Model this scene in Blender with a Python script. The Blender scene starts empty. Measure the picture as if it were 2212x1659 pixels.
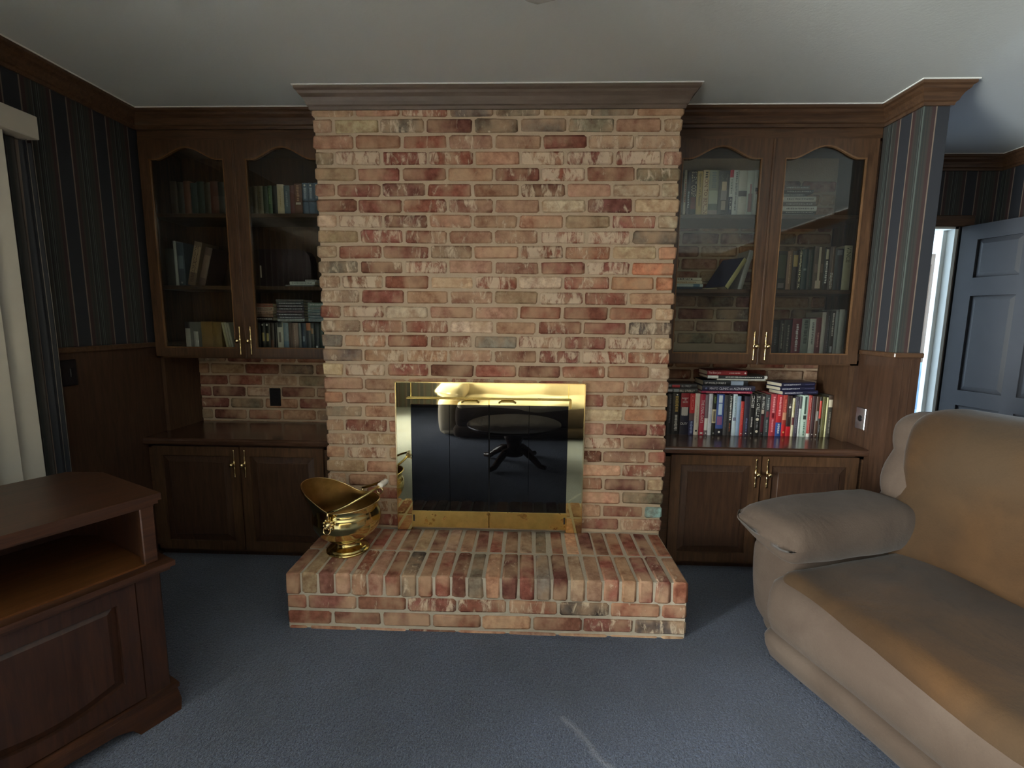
import bpy, bmesh, math, random
from mathutils import Vector, Matrix
random.seed(7)
R = random.Random(11)
SC = bpy.context.scene
COL = SC.collection

# ---------------------------------------------------------------- camera
cam = bpy.data.cameras.new('camera')
cam.sensor_width = 36.0
cam.lens = 1036.83 / 2212 * 36.0
cam.shift_y = 3.65 / 2212
cam.clip_start = 0.02
camo = bpy.data.objects.new('camera', cam)
COL.objects.link(camo)
_yaw, _pit, _rol = 0.0314, 0.1356, 0.0090
_f = Vector((-math.sin(_yaw)*math.cos(_pit), math.cos(_yaw)*math.cos(_pit), -math.sin(_pit)))
_r = Vector((math.cos(_yaw), math.sin(_yaw), 0))
_u = _r.cross(_f)
_r2 = _r*math.cos(_rol) + _u*math.sin(_rol)
_u2 = -_r*math.sin(_rol) + _u*math.cos(_rol)
M = Matrix((_r2, _u2, -_f)).transposed().to_4x4()
M.translation = Vector((0.1662, -2.4241, 1.3627))
camo.matrix_world = M
SC.camera = camo

# ---------------------------------------------------------------- world, lights, exposure
w = bpy.data.worlds.new('sky'); SC.world = w
w.use_nodes = True
w.node_tree.nodes['Background'].inputs[0].default_value = (0.62, 0.78, 1.0, 1)
w.node_tree.nodes['Background'].inputs[1].default_value = 1.0

def area(name, loc, rot, sx, sy, power, col):
    l = bpy.data.lights.new(name, 'AREA'); l.shape = 'RECTANGLE'
    l.size = sx; l.size_y = sy; l.energy = power; l.color = col
    o = bpy.data.objects.new(name, l); COL.objects.link(o)
    o.location = loc; o.rotation_euler = rot
    return o
# daylight standing in the glass door of the left wall, and the daylight of the bright bedroom past the doorway
area('daylight_glass_door_offscreen', (-2.16, -3.35, 1.08), (0, math.radians(-90), 0), 1.9, 1.9, 660, (0.96, 0.965, 0.96))
area('daylight_bedroom_offscreen', (2.75, 4.09, 1.35), (math.radians(-90), 0, 0), 1.2, 1.2, 230, (0.72, 0.86, 1.0))
vs = SC.view_settings
vs.view_transform = 'Standard'; vs.look = 'None'; vs.gamma = 1.0
vs.exposure = 0.9
vs.use_curve_mapping = False

# ---------------------------------------------------------------- colour + node helpers
def lin(c):
    c = c/255.0
    return c/12.92 if c <= 0.04045 else ((c+0.055)/1.055)**2.4
def S(r, g, b, a=1.0):
    return (lin(r), lin(g), lin(b), a)

class NT:
    def __init__(self, name):
        self.m = bpy.data.materials.new(name); self.m.use_nodes = True
        self.t = self.m.node_tree; self.b = self.t.nodes['Principled BSDF']
    def n(self, typ, **kw):
        o = self.t.nodes.new(typ)
        for k, v in kw.items():
            if k == 'i':
                for kk, vv in v.items():
                    o.inputs[kk].default_value = vv
            else:
                setattr(o, k, v)
        return o
    def l(self, a, b):
        self.t.links.new(a, b)
    def set(self, **kw):
        for k, v in kw.items():
            self.b.inputs[k.replace('_', ' ')].default_value = v
    def mixc(self, fac, a, b, blend='MIX'):
        m = self.n('ShaderNodeMix', data_type='RGBA', blend_type=blend)
        for sock, v in ((0, fac), (6, a), (7, b)):
            if isinstance(v, (int, float)):
                m.inputs[sock].default_value = v
            elif isinstance(v, tuple):
                m.inputs[sock].default_value = v
            else:
                self.l(v, m.inputs[sock])
        return m.outputs[2]
    def math(self, op, a, b=0.0, c=0.0, clamp=False):
        m = self.n('ShaderNodeMath', operation=op, use_clamp=clamp)
        for i, v in enumerate((a, b, c)):
            if isinstance(v, (int, float)):
                m.inputs[i].default_value = v
            else:
                self.l(v, m.inputs[i])
        return m.outputs[0]
    def noise(self, vec, scale, detail=4.0, rough=0.55, dist=0.0):
        o = self.n('ShaderNodeTexNoise', i={'Scale': scale, 'Detail': detail, 'Roughness': rough, 'Distortion': dist})
        if vec is not None:
            self.l(vec, o.inputs['Vector'])
        return o.outputs['Fac']
    def ramp(self, fac, stops, interp='LINEAR'):
        o = self.n('ShaderNodeValToRGB'); cr = o.color_ramp; cr.interpolation = interp
        while len(cr.elements) < len(stops):
            cr.elements.new(1.0)
        for e, (p, c) in zip(cr.elements, stops):
            e.position = p; e.color = c if isinstance(c, tuple) else (c, c, c, 1)
        self.l(fac, o.inputs[0])
        return o.outputs[0]
    def bump(self, h, strength, dist=0.01):
        o = self.n('ShaderNodeBump', i={'Strength': strength, 'Distance': dist})
        self.l(h, o.inputs['Height']); self.l(o.outputs[0], self.b.inputs['Normal'])
    def coord(self, out='Object'):
        return self.n('ShaderNodeTexCoord').outputs[out]
    def pos(self):
        return self.n('ShaderNodeNewGeometry').outputs['Position']
    def scale(self, vec, s):
        o = self.n('ShaderNodeVectorMath', operation='MULTIPLY'); self.l(vec, o.inputs[0])
        o.inputs[1].default_value = s
        return o.outputs[0]
    def jitter(self, vec, amp=37.0):
        oi = self.n('ShaderNodeObjectInfo')
        v = self.n('ShaderNodeVectorMath', operation='SCALE'); v.inputs[0].default_value = (1.0, 1.7, 2.3)
        self.l(self.math('MULTIPLY', oi.outputs['Random'], amp), v.inputs['Scale'])
        a = self.n('ShaderNodeVectorMath', operation='ADD'); self.l(vec, a.inputs[0]); self.l(v.outputs[0], a.inputs[1])
        return a.outputs[0], oi

def plain(name, col, rough=0.5, metal=0.0, **kw):
    t = NT(name); t.set(Base_Color=col, Roughness=rough, Metallic=metal, **kw)
    return t.m

MAT = {}
def make_materials():
    # brick: colour of each brick comes from its object colour, alpha = amount of lime wash
    t = NT('brick'); v, oi = t.jitter(t.coord())
    base = oi.outputs['Color']
    n1 = t.noise(v, 26, 5, 0.65)
    dark = t.mixc(1.0, base, S(196, 176, 170), 'MULTIPLY')
    c1 = t.mixc(t.ramp(n1, [(0.38, 0.0), (0.64, 1.0)]), base, dark)
    n4 = t.noise(t.scale(v, (1, 1, .8)), 9, 3, 0.5)
    c1 = t.mixc(t.ramp(n4, [(0.42, 0.0), (0.66, 0.7)]), c1, S(194, 160, 128))
    n2 = t.noise(t.scale(v, (1.5, 1.0, 0.6)), 20, 7, 0.68, 0.6)
    thr = t.math('SUBTRACT', 0.80, t.math('MULTIPLY', oi.outputs['Alpha'], 0.42))
    wash = t.math('MULTIPLY', t.math('SUBTRACT', n2, thr), 9.0, clamp=True)
    wash = t.math('MULTIPLY', wash, 0.72)
    c2 = t.mixc(wash, c1, S(226, 204, 176))
    n3 = t.noise(v, 60, 4, 0.7)
    c3 = t.mixc(t.ramp(n3, [(0.68, 0.0), (0.78, 0.5)]), c2, S(96, 78, 70))
    t.l(c3, t.b.inputs['Base Color'])
    t.set(Roughness=0.92); t.b.inputs['Specular IOR Level'].default_value = 0.2
    h = t.math('ADD', t.math('MULTIPLY', n1, 0.6), t.math('MULTIPLY', wash, 0.5))
    t.bump(t.math('ADD', h, t.math('MULTIPLY', n3, 0.4)), 0.7, 0.006)
    MAT['brick'] = t.m
    for nm, a, b in (('mortar', S(198, 174, 148), S(180, 156, 131)), ('mortar_grey', S(190, 178, 160), S(168, 154, 136))):
        t = NT(nm); v = t.coord()
        n1 = t.noise(v, 40, 6, 0.7)
        t.l(t.mixc(n1, a, b), t.b.inputs['Base Color']); t.set(Roughness=0.95)
        t.bump(t.noise(v, 120, 4), 0.6, 0.004); MAT[nm] = t.m
    # woods
    def wood(name, a, b, axis, rough=0.32, sc=9.0, coat=0.0):
        t = NT(name); v = t.coord()
        s = {'x': (0.6, 7, 7), 'y': (7, 0.6, 7), 'z': (7, 7, 0.6)}[axis]
        sv = t.scale(v, s)
        n1 = t.noise(sv, sc, 6, 0.6, 0.8)
        n2 = t.noise(v, 2.3, 2, 0.5)
        c = t.ramp(n1, [(0.32, a), (0.68, b)])
        c = t.mixc(t.ramp(n2, [(0.35, 0.0), (0.7, 0.35)]), c, tuple(x*0.55 for x in a[:3]) + (1,))
        t.l(c, t.b.inputs['Base Color'])
        t.set(Roughness=rough); t.b.inputs['Specular IOR Level'].default_value = 0.45
        if coat: t.b.inputs['Coat Weight'].default_value = coat; t.b.inputs['Coat Roughness'].default_value = 0.16
        t.bump(n1, 0.08, 0.002)
        MAT[name] = t.m
    wood('wood_z', S(66, 46, 33), S(97, 70, 49), 'z')
    wood('wood_x', S(66, 46, 33), S(97, 70, 49), 'x')
    wood('wood_panel', S(58, 40, 30), S(82, 58, 43), 'z', 0.38)
    wood('wood_counter', S(64, 43, 34), S(92, 65, 49), 'x', 0.22, coat=0.4)
    wood('wood_inner', S(66, 46, 33), S(97, 70, 49), 'z', 0.5)
    wood('wood_bead_highlight', S(104, 76, 52), S(126, 94, 66), 'z', 0.16)  # paler than the doors: stile edge highlight put into the bead colour
    wood('crown_wood', S(98, 82, 72), S(116, 98, 86), 'x', 0.5, 4)
    wood('console_wood', S(52, 31, 22), S(84, 52, 34), 'x', 0.34, 8)
    wood('console_front', S(46, 28, 22), S(70, 43, 31), 'z', 0.36, 8)
    wood('console_shelf', S(82, 48, 24), S(106, 65, 34), 'x', 0.3, 7)
    wood('blade_wood', S(130, 126, 120), S(146, 142, 136), 'x', 0.6)
    wood('table_wood', S(40, 26, 20), S(60, 38, 28), 'x', 0.25)
    # wallpaper stripes (period 0.205 m) on a world coordinate
    def paper(name, axis, phase):
        t = NT(name); sep = t.n('ShaderNodeSeparateXYZ'); t.l(t.pos(), sep.inputs[0])
        c = sep.outputs['XYZ'.index(axis)]
        fr = t.math('FRACT', t.math('DIVIDE', t.math('ADD', c, phase + 20.5), 0.205))
        tan, bur, gb = S(122, 108, 96), S(62, 44, 43), S(60, 56, 52)
        dg, sg, nv, dk = S(48, 52, 50), S(84, 92, 87), S(41, 44, 50), S(34, 33, 34)
        st = [(0, tan), (0.03, bur), (0.115, gb), (0.16, dg), (0.20, gb), (0.25, sg), (0.268, dk), (0.30, dg), (0.345, sg),
              (0.36, dk), (0.385, sg), (0.40, dg), (0.45, gb), (0.48, dg), (0.51, gb), (0.565, bur), (0.645, tan), (0.675, nv)]
        col = t.ramp(fr, st, 'CONSTANT')
        n = t.noise(t.pos(), 900, 2)
        t.l(t.mixc(t.math('MULTIPLY', n, 0.25), col, S(70, 66, 66)), t.b.inputs['Base Color'])
        t.set(Roughness=0.62); t.b.inputs['Specular IOR Level'].default_value = 0.3
        MAT[name] = t.m
    paper('paper_left', 'Y', 0.364)
    paper('paper_stub_side', 'Y', -0.053 - 0.0666 + 0.205)
    paper('paper_stub_end', 'X', -2.026 + 0.1384)
    paper('paper_far', 'X', 0.0)
    # carpet
    t = NT('carpet'); p = t.pos()
    n1 = t.noise(p, 170, 3, 0.75); n2 = t.noise(p, 3.2, 3, 0.5); n3 = t.noise(p, 75, 4, 0.65, 0.5)
    c = t.mixc(t.ramp(n1, [(0.36, 0.0), (0.64, 1.0)]), S(42, 48, 64), S(112, 122, 146))
    c = t.mixc(t.ramp(n3, [(0.35, 0.0), (0.7, 0.6)]), c, S(66, 73, 90))
    c = t.mixc(t.ramp(n2, [(0.35, 0.0), (0.68, 0.45)]), c, S(62, 67, 77))
    # a pale worn line across the pile and a small round spot
    sep = t.n('ShaderNodeSeparateXYZ'); t.l(p, sep.inputs[0])
    X, Y = sep.outputs[0], sep.outputs[1]
    line_x = t.math('ADD', 0.308, t.math('MULTIPLY', t.math('ADD', Y, 0.93), -0.735))
    line_x = t.math('ADD', line_x, t.math('MULTIPLY', t.math('SUBTRACT', t.noise(p, 9, 2), 0.5), 0.05))
    d = t.math('ABSOLUTE', t.math('SUBTRACT', X, line_x))
    msk = t.math('SUBTRACT', 1.0, t.math('DIVIDE', d, 0.02), clamp=True)
    inr = t.math('MULTIPLY', t.math('LESS_THAN', Y, -0.92), t.math('GREATER_THAN', Y, -1.35))
    msk = t.math('MULTIPLY', t.math('MULTIPLY', msk, inr), 0.28)
    c = t.mixc(msk, c, S(176, 176, 182))
    t.l(c, t.b.inputs['Base Color']); t.set(Roughness=1.0)
    t.b.inputs['Specular IOR Level'].default_value = 0.05
    t.b.inputs['Sheen Weight'].default_value = 0.25
    t.bump(t.math('ADD', t.math('MULTIPLY', n1, 0.5), n3), 1.0, 0.012)
    MAT['carpet'] = t.m
    t = NT('ceiling_paint'); p = t.pos()
    t.l(t.mixc(t.noise(p, 1.5, 3), S(200, 203, 200), S(190, 193, 191)), t.b.inputs['Base Color'])
    t.set(Roughness=0.95); t.bump(t.noise(p, 90, 4), 0.15, 0.004); MAT['ceiling_paint'] = t.m
    # metals and glass
    def brass(name, col, rough, amt):
        t = NT(name); v = t.coord()
        n = t.noise(v, 14, 5, 0.6)
        t.l(t.mixc(t.ramp(n, [(0.4, 0.0), (0.75, amt)]), col, S(120, 92, 40)), t.b.inputs['Base Color'])
        t.set(Metallic=1.0); t.l(t.ramp(n, [(0.3, rough), (0.8, rough*2)]), t.b.inputs['Roughness'])
        MAT[name] = t.m
    brass('brass', S(240, 228, 178), 0.02, 0.08)
    brass('brass_rail', S(214, 184, 112), 0.24, 0.35)
    brass('brass_pull', S(240, 214, 160), 0.12, 0.1)
    brass('brass_scuttle', S(226, 204, 140), 0.1, 0.25)
    brass('brass_inside', S(140, 104, 58), 0.42, 0.6)
    MAT['smoked_glass'] = plain('smoked_glass', (0.004, 0.004, 0.005, 1), 0.015)
    t = NT('clear_glass'); nt = t.t
    tr = t.n('ShaderNodeBsdfTransparent', i={'Color': (0.93, 0.95, 0.93, 1)}); gl = t.n('ShaderNodeBsdfGlossy', i={'Roughness': 0.03})
    fr = t.n('ShaderNodeFresnel', i={'IOR': 1.5}); mx = t.n('ShaderNodeMixShader')
    t.l(fr.outputs[0], mx.inputs[0]); t.l(tr.outputs[0], mx.inputs[1]); t.l(gl.outputs[0], mx.inputs[2])
    t.l(mx.outputs[0], nt.nodes['Material Output'].inputs['Surface']); MAT['clear_glass'] = t.m
    # sofa suede
    def suede(name, a, b, c2):
        t = NT(name); v = t.coord()
        n1 = t.noise(v, 4.0, 4, 0.55, 0.6); n2 = t.noise(v, 160, 3, 0.6); n3 = t.noise(v, 1.7, 2, 0.5)
        c = t.mixc(t.ramp(n1, [(0.35, 0.0), (0.66, 1.0)]), a, b)
        c = t.mixc(t.ramp(n3, [(0.45, 0.0), (0.65, 0.8)]), c, c2)
        c = t.mixc(t.math('MULTIPLY', n2, 0.22), c, tuple(x*0.6 for x in a[:3]) + (1,))
        t.l(c, t.b.inputs['Base Color']); t.set(Roughness=0.9)
        t.b.inputs['Specular IOR Level'].default_value = 0.15
        t.b.inputs['Sheen Weight'].default_value = 0.08; t.b.inputs['Sheen Roughness'].default_value = 0.45
        t.bump(t.math('ADD', t.math('MULTIPLY', n1, 1.0), t.math('MULTIPLY', n2, 0.1)), 0.35, 0.03)
        MAT[name] = t.m
    suede('suede_taupe', S(73, 61, 53), S(86, 74, 65), S(66, 54, 45))
    suede('suede_brown', S(52, 36, 21), S(70, 48, 27), S(56, 45, 33))
    suede('suede_cream', S(200, 186, 160), S(214, 200, 176), S(190, 172, 144))
    # object coloured things (book cloth, print)
    t = NT('book_cover'); v, oi = t.jitter(t.coord())
    n = t.noise(v, 60, 3)
    t.l(t.mixc(t.math('MULTIPLY', n, 0.25), oi.outputs['Color'], (0.08, 0.07, 0.06, 1)), t.b.inputs['Base Color'])
    t.set(Roughness=0.36); MAT['book_cover'] = t.m
    t = NT('print_ink'); oi = t.n('ShaderNodeObjectInfo'); t.l(oi.outputs['Color'], t.b.inputs['Base Color'])
    t.set(Roughness=0.4); MAT['print_ink'] = t.m
    t = NT('book_pages'); v = t.scale(t.coord(), (400, 1, 1)); n = t.noise(v, 3, 2)
    t.l(t.mixc(n, S(206, 194, 166), S(232, 224, 202)), t.b.inputs['Base Color']); t.set(Roughness=0.9); MAT['book_pages'] = t.m
    t = NT('porcelain'); v = t.coord(); n = t.n('ShaderNodeTexVoronoi', i={'Scale': 60.0}); t.l(v, n.inputs['Vector'])
    t.l(t.mixc(t.ramp(n.outputs['Distance'], [(0.12, 1.0), (0.2, 0.0)]), S(236, 230, 224), S(70, 78, 120)), t.b.inputs['Base Color'])
    t.set(Roughness=0.12); MAT['porcelain'] = t.m
    MAT['white_paint'] = plain('white_paint', S(232, 236, 232), 0.45)
    MAT['caulk'] = plain('caulk', S(236, 236, 232), 0.6)
    MAT['black_plastic'] = plain('black_plastic', S(22, 20, 24), 0.4)
    MAT['steel'] = plain('steel', S(205, 214, 222), 0.22, 1.0)
    MAT['dark_void'] = plain('dark_void', S(20, 18, 18), 0.9)
    t = NT('door_paint'); v = t.coord(); n = t.noise(v, 6, 3)
    t.l(t.mixc(n, S(50, 52, 57), S(60, 61, 66)), t.b.inputs['Base Color']); t.set(Roughness=0.5); MAT['door_paint'] = t.m
    t = NT('blind_vinyl'); n = t.noise(t.coord(), 8, 2)
    t.l(t.mixc(n, S(196, 190, 178), S(184, 178, 166)), t.b.inputs['Base Color']); t.set(Roughness=0.6); MAT['blind_vinyl'] = t.m
    MAT['maroon_board'] = plain('maroon_board', S(58, 40, 42), 0.5)
    MAT['cord'] = plain('cord', S(120, 112, 104), 0.7)
    MAT['closet_wood'] = plain('closet_wood', S(150, 132, 118), 0.6)
    t = NT('blue_cloth'); n = t.noise(t.coord(), 14, 4)
    t.l(t.mixc(n, S(130, 160, 200), S(158, 184, 216)), t.b.inputs['Base Color']); t.set(Roughness=0.9); MAT['blue_cloth'] = t.m
    t = NT('wall_paint'); n = t.noise(t.pos(), 3, 2)
    t.l(t.mixc(n, S(226, 230, 230), S(216, 220, 222)), t.b.inputs['Base Color']); t.set(Roughness=0.9); MAT['wall_paint'] = t.m
    MAT['lamp_glass'] = plain('lamp_glass', S(226, 226, 220), 0.35)
make_materials()

# ---------------------------------------------------------------- mesh builder
ORG = {}
class MB:
    def __init__(self):
        self.v = []; self.f = []; self.sm = []
    def add(self, vs, fs, smooth=False, mat=None):
        k = len(self.v)
        for p in vs:
            p = Vector(p)
            self.v.append(mat @ p if mat is not None else p)
        for f in fs:
            self.f.append([i+k for i in f]); self.sm.append(smooth)
        return self
    def box(self, x0, x1, y0, y1, z0, z1, ch=0.0, mat=None):
        if ch <= 0:
            vs = [(x, y, z) for x in (x0, x1) for y in (y0, y1) for z in (z0, z1)]
            fs = [(0, 1, 3, 2), (4, 6, 7, 5), (0, 4, 5, 1), (2, 3, 7, 6), (0, 2, 6, 4), (1, 5, 7, 3)]
            return self.add(vs, fs, False, mat)
        c = ((x0+x1)/2, (y0+y1)/2, (z0+z1)/2); h = ((x1-x0)/2, (y1-y0)/2, (z1-z0)/2)
        vs, fs = chamfer_box(h, ch)
        return self.add([(a+c[0], b+c[1], d+c[2]) for a, b, d in vs], fs, False, mat)
    def prism(self, pts, axis, a, b, mat=None):
        """extrude polygon pts (in the two other axes, cyclic order) along axis from a to b"""
        n = len(pts); vs = []
        for t in (a, b):
            for p, q in pts:
                vs.append({'x': (t, p, q), 'y': (p, t, q), 'z': (p, q, t)}[axis])
        fs = [tuple(range(n)), tuple(range(2*n-1, n-1, -1))]
        for i in range(n):
            j = (i+1) % n
            fs.append((i, i+n, j+n, j))
        return self.add(vs, fs, False, mat)
    def ring(self, outer, inner, axis, a, b):
        """frame between two outlines of equal point count"""
        n = len(outer); vs = []
        for t in (a, b):
            for ring in (outer, inner):
                for p, q in ring:
                    vs.append({'x': (t, p, q), 'y': (p, t, q), 'z': (p, q, t)}[axis])
        fs = []
        for i in range(n):
            j = (i+1) % n
            o0, i0, o1, i1 = 0, n, 2*n, 3*n
            fs += [(o0+i, o0+j, i0+j, i0+i), (o1+i, i1+i, i1+j, o1+j), (o0+i, o1+i, o1+j, o0+j), (i0+i, i0+j, i1+j, i1+i)]
        return self.add(vs, fs)
    def lathe(self, prof, seg=16, mat=None, cap=True, smooth=True):
        vs = []; fs = []; n = len(prof)
        for r, z in prof:
            for k in range(seg):
                a = 2*math.pi*k/seg
                vs.append((r*math.cos(a), r*math.sin(a), z))
        for i in range(n-1):
            for k in range(seg):
                k2 = (k+1) % seg
                fs.append((i*seg+k, i*seg+k2, (i+1)*seg+k2, (i+1)*seg+k))
        if cap:
            fs.append(tuple(range(seg-1, -1, -1))); fs.append(tuple((n-1)*seg+k for k in range(seg)))
        return self.add(vs, fs, smooth, mat)
    def tube(self, pts, rad, seg=8, closed=False, mat=None):
        pts = [Vector(p) for p in pts]; n = len(pts); vs = []; fs = []
        rads = rad if isinstance(rad, (list, tuple)) else [rad]*n
        prev = None
        for i, p in enumerate(pts):
            if closed: d = pts[(i+1) % n] - pts[i-1]
            else: d = pts[min(i+1, n-1)] - pts[max(i-1, 0)]
            d.normalize()
            up = prev if prev is not None else (Vector((0, 0, 1)) if abs(d.z) < 0.9 else Vector((1, 0, 0)))
            s = d.cross(up).normalized(); up = s.cross(d).normalized(); prev = up
            for k in range(seg):
                a = 2*math.pi*k/seg
                vs.append(p + (s*math.cos(a) + up*math.sin(a))*rads[i])
        for i in range(n if closed else n-1):
            j = (i+1) % n
            for k in range(seg):
                k2 = (k+1) % seg
                fs.append((i*seg+k, i*seg+k2, j*seg+k2, j*seg+k))
        if not closed:
            fs.append(tuple(range(seg-1, -1, -1))); fs.append(tuple((n-1)*seg+k for k in range(seg)))
        return self.add(vs, fs, True, mat)
    def grid(self, fn, nu, nv, closed_u=False, smooth=True):
        vs = [fn(i/(nu if closed_u else nu-1), j/(nv-1)) for j in range(nv) for i in range(nu)]
        fs = []
        for j in range(nv-1):
            for i in range(nu if closed_u else nu-1):
                i2 = (i+1) % nu
                fs.append((j*nu+i, j*nu+i2, (j+1)*nu+i2, (j+1)*nu+i))
        return self.add(vs, fs, smooth)
    def build(self, name, mat, parent=None, world=True, color=None, normals=True):
        off = ORG.get(parent, Vector((0, 0, 0))) if world else Vector((0, 0, 0))
        me = bpy.data.meshes.new(name)
        me.from_pydata([tuple(v - off) for v in self.v], [], self.f)
        me.polygons.foreach_set('use_smooth', self.sm)
        if normals:
            bm = bmesh.new(); bm.from_mesh(me); bmesh.ops.recalc_face_normals(bm, faces=bm.faces); bm.to_mesh(me); bm.free()
        me.materials.append(MAT[mat] if isinstance(mat, str) else mat)
        me.update()
        o = bpy.data.objects.new(name, me); COL.objects.link(o)
        if parent is not None:
            o.parent = parent
        ORG[o] = off
        if color is not None: o.color = color
        return o

def chamfer_box(h, ch):
    """24-vertex chamfered box, half sizes h; ch = chamfer (float or 3-tuple)"""
    c = ch if isinstance(ch, tuple) else (ch, ch, ch)
    vs = []; idx = {}
    for sx in (-1, 1):
        for sy in (-1, 1):
            for sz in (-1, 1):
                s = (sx, sy, sz)
                for ax in range(3):
                    p = [s[i]*(h[i] - (0 if i == ax else c[i])) for i in range(3)]
                    idx[(s, ax)] = len(vs); vs.append(tuple(p))
    fs = []
    for ax in range(3):
        o = [i for i in range(3) if i != ax]
        for sg in (-1, 1):
            loop = []
            for a, b in ((-1, -1), (1, -1), (1, 1), (-1, 1)):
                s = [0, 0, 0]; s[ax] = sg; s[o[0]] = a; s[o[1]] = b
                loop.append(idx[(tuple(s), ax)])
            fs.append(tuple(loop))
    for ax in range(3):            # edges running along ax
        o = [i for i in range(3) if i != ax]
        for a in (-1, 1):
            for b in (-1, 1):
                s0 = [0, 0, 0]; s0[o[0]] = a; s0[o[1]] = b; s1 = list(s0); s0[ax] = -1; s1[ax] = 1
                s0 = tuple(s0); s1 = tuple(s1)
                fs.append((idx[(s0, o[0])], idx[(s1, o[0])], idx[(s1, o[1])], idx[(s0, o[1])]))
    for sx in (-1, 1):
        for sy in (-1, 1):
            for sz in (-1, 1):
                s = (sx, sy, sz); fs.append((idx[(s, 0)], idx[(s, 1)], idx[(s, 2)]))
    return vs, fs

def thing(name, label, cat, loc=(0, 0, 0), rz=0.0, group=None):
    o = bpy.data.objects.new(name, None); COL.objects.link(o)
    o.empty_display_size = 0.1
    o.location = loc; o.rotation_euler = (0, 0, rz)
    ORG[o] = Vector(loc)
    return tag(o, label, cat, group)
def tag(o, label, cat, group=None):
    o['label'] = label; o['category'] = cat
    if group: o['group'] = group
    return o
def struct(o):
    o['kind'] = 'structure'
    return o

# ---------------------------------------------------------------- key dimensions (metres)
XL, XR = -1.945, 1.966            # side walls of the alcove
YC, YCO, YBK = 0.229, 0.08, 0.55  # upper cabinet face, counter front, brick back wall
CW, ZH, CH = 0.88, 0.2614, 2.44   # chimney half width, hearth height, ceiling
CRS = 0.0734                      # one brick course
YST, XST = -0.016, 2.082          # end of the stub wall
XSIDE, YFAR, YREAR = 3.23, 0.95, -5.0

# ================================================================ STRUCTURE
struct(MB().box(XL-0.1, XSIDE+0.1, YREAR-0.1, YFAR+0.0, -0.1, 0.0).build('floor', 'carpet'))
struct(MB().box(2.0, 5.2, YFAR, 4.2, -0.1, 0.0).build('floor_bedroom', 'carpet'))
struct(MB().box(XL-0.1, XSIDE+0.1, YREAR-0.1, YFAR, CH, CH+0.1).build('ceiling', 'ceiling_paint'))
struct(MB().box(2.0, 5.2, YFAR, 4.2, CH, CH+0.1).build('ceiling_bedroom', 'ceiling_paint'))
# back wall behind the cabinets, brick faced
wall_back = struct(MB().box(XL-0.1, XST, YBK, YBK+0.12, 0, CH).build('wall_back', 'mortar'))
# left wall in pieces around the glass door opening y -4.3..-2.4
m = MB()
m.box(XL-0.12, XL, -2.4, YBK, 1.21, CH); m.box(XL-0.12, XL, -4.3, -2.4, 2.05, CH); m.box(XL-0.12, XL, YREAR, -4.3, 1.21, CH)
wall_left = struct(m.build('wall_left', 'paper_left'))
m = MB()
m.box(XL-0.12, XL+0.006, -2.4, YBK, 0, 1.21); m.box(XL-0.12, XL+0.006, YREAR, -4.3, 0, 1.21)
m.build('wainscot', 'wood_panel', wall_left)
MB().box(XL, XL+0.022, -2.4, YC, 1.195, 1.222, 0.004).build('chair_rail', 'wood_x', wall_left)
# stub wall beside the hall
m = MB()
m.box(XR, XR+0.02, YST+0.002, YBK, 1.21, CH)
wall_right = struct(m.build('wall_right', 'paper_stub_side'))
MB().box(XR+0.001, XST, YST, YFAR, 1.21, CH).build('stub_end', 'paper_stub_end', wall_right)
m = MB().box(XR-0.004, XST+0.004, YST-0.006, YFAR, 0, 1.21)
for gx in (2.005, 2.045):
    m.box(gx-0.0015, gx+0.0015, YST-0.0075, YST-0.005, 0.05, 1.19)
m.build('wainscot', 'wood_panel', wall_right)
MB().box(XR-0.014, XST+0.012, YST-0.016, YC, 1.197, 1.222, 0.004).build('chair_rail', 'wood_x', wall_right)
# far hall wall with a doorway x 2.2..3.0, z 0..2.0
m = MB()
m.box(XST, 2.2, YFAR, YFAR+0.115, 0, CH); m.box(2.2, 3.0, YFAR, YFAR+0.115, 2.0, CH); m.box(3.0, XSIDE+0.1, YFAR, YFAR+0.115, 0, CH)
wall_far = struct(m.build('wall_far', 'paper_far'))
MB().box(2.98, 3.0, YFAR-0.001, YFAR+0.13, 0, 2.0).build('jamb', 'white_paint', wall_far)
MB().box(2.955, 2.982, YFAR+0.06, YFAR+0.075, 0, 1.99).build('door_stop', 'white_paint', wall_far)
MB().box(2.2, 3.0, YFAR-0.001, YFAR+0.13, 1.985, 2.0).build('head_jamb', 'white_paint', wall_far)
m = MB(); m.box(2.12, 3.085, YFAR-0.018, YFAR, 2.0, 2.07, 0.004)
m.build('casing', 'wood_x', wall_far)
MB().box(XSIDE, XSIDE+0.1, YREAR, YFAR, 0, CH).build('wall_side', 'paper_left')
struct(bpy.data.objects['wall_side'])
struct(MB().box(XL-0.1, XSIDE+0.1, YREAR-0.1, YREAR, 0, CH).build('wall_rear', 'paper_far'))
# bedroom shell beyond the doorway
m = MB()
m.box(2.0, 5.2, 4.1, 4.2, 0, CH); m.box(5.1, 5.2, YFAR+0.115, 4.1, 0, CH); m.box(2.0, 2.1, YFAR+0.115, 4.1, 0, CH)
m.box(XSIDE+0.1, 5.2, YFAR, YFAR+0.115, 0, CH)
struct(m.build('wall_bedroom', 'wall_paint'))
# glass door frame of the left wall
g = MB()
for y0, y1, z0, z1 in ((-4.3, -4.24, 0, 2.05), (-2.46, -2.4, 0, 2.05), (-3.38, -3.32, 0, 2.05), (-4.3, -2.4, 0, 0.05), (-4.3, -2.4, 2.0, 2.05)):
    g.box(XL-0.09, XL-0.03, y0, y1, z0, z1)
wnd = struct(g.build('window_1', 'white_paint'))
for y0, y1 in ((-4.24, -3.38), (-3.32, -2.46)):
    MB().box(XL-0.063, XL-0.057, y0, y1, 0.05, 2.0).build('pane', 'clear_glass', wnd)

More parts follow.
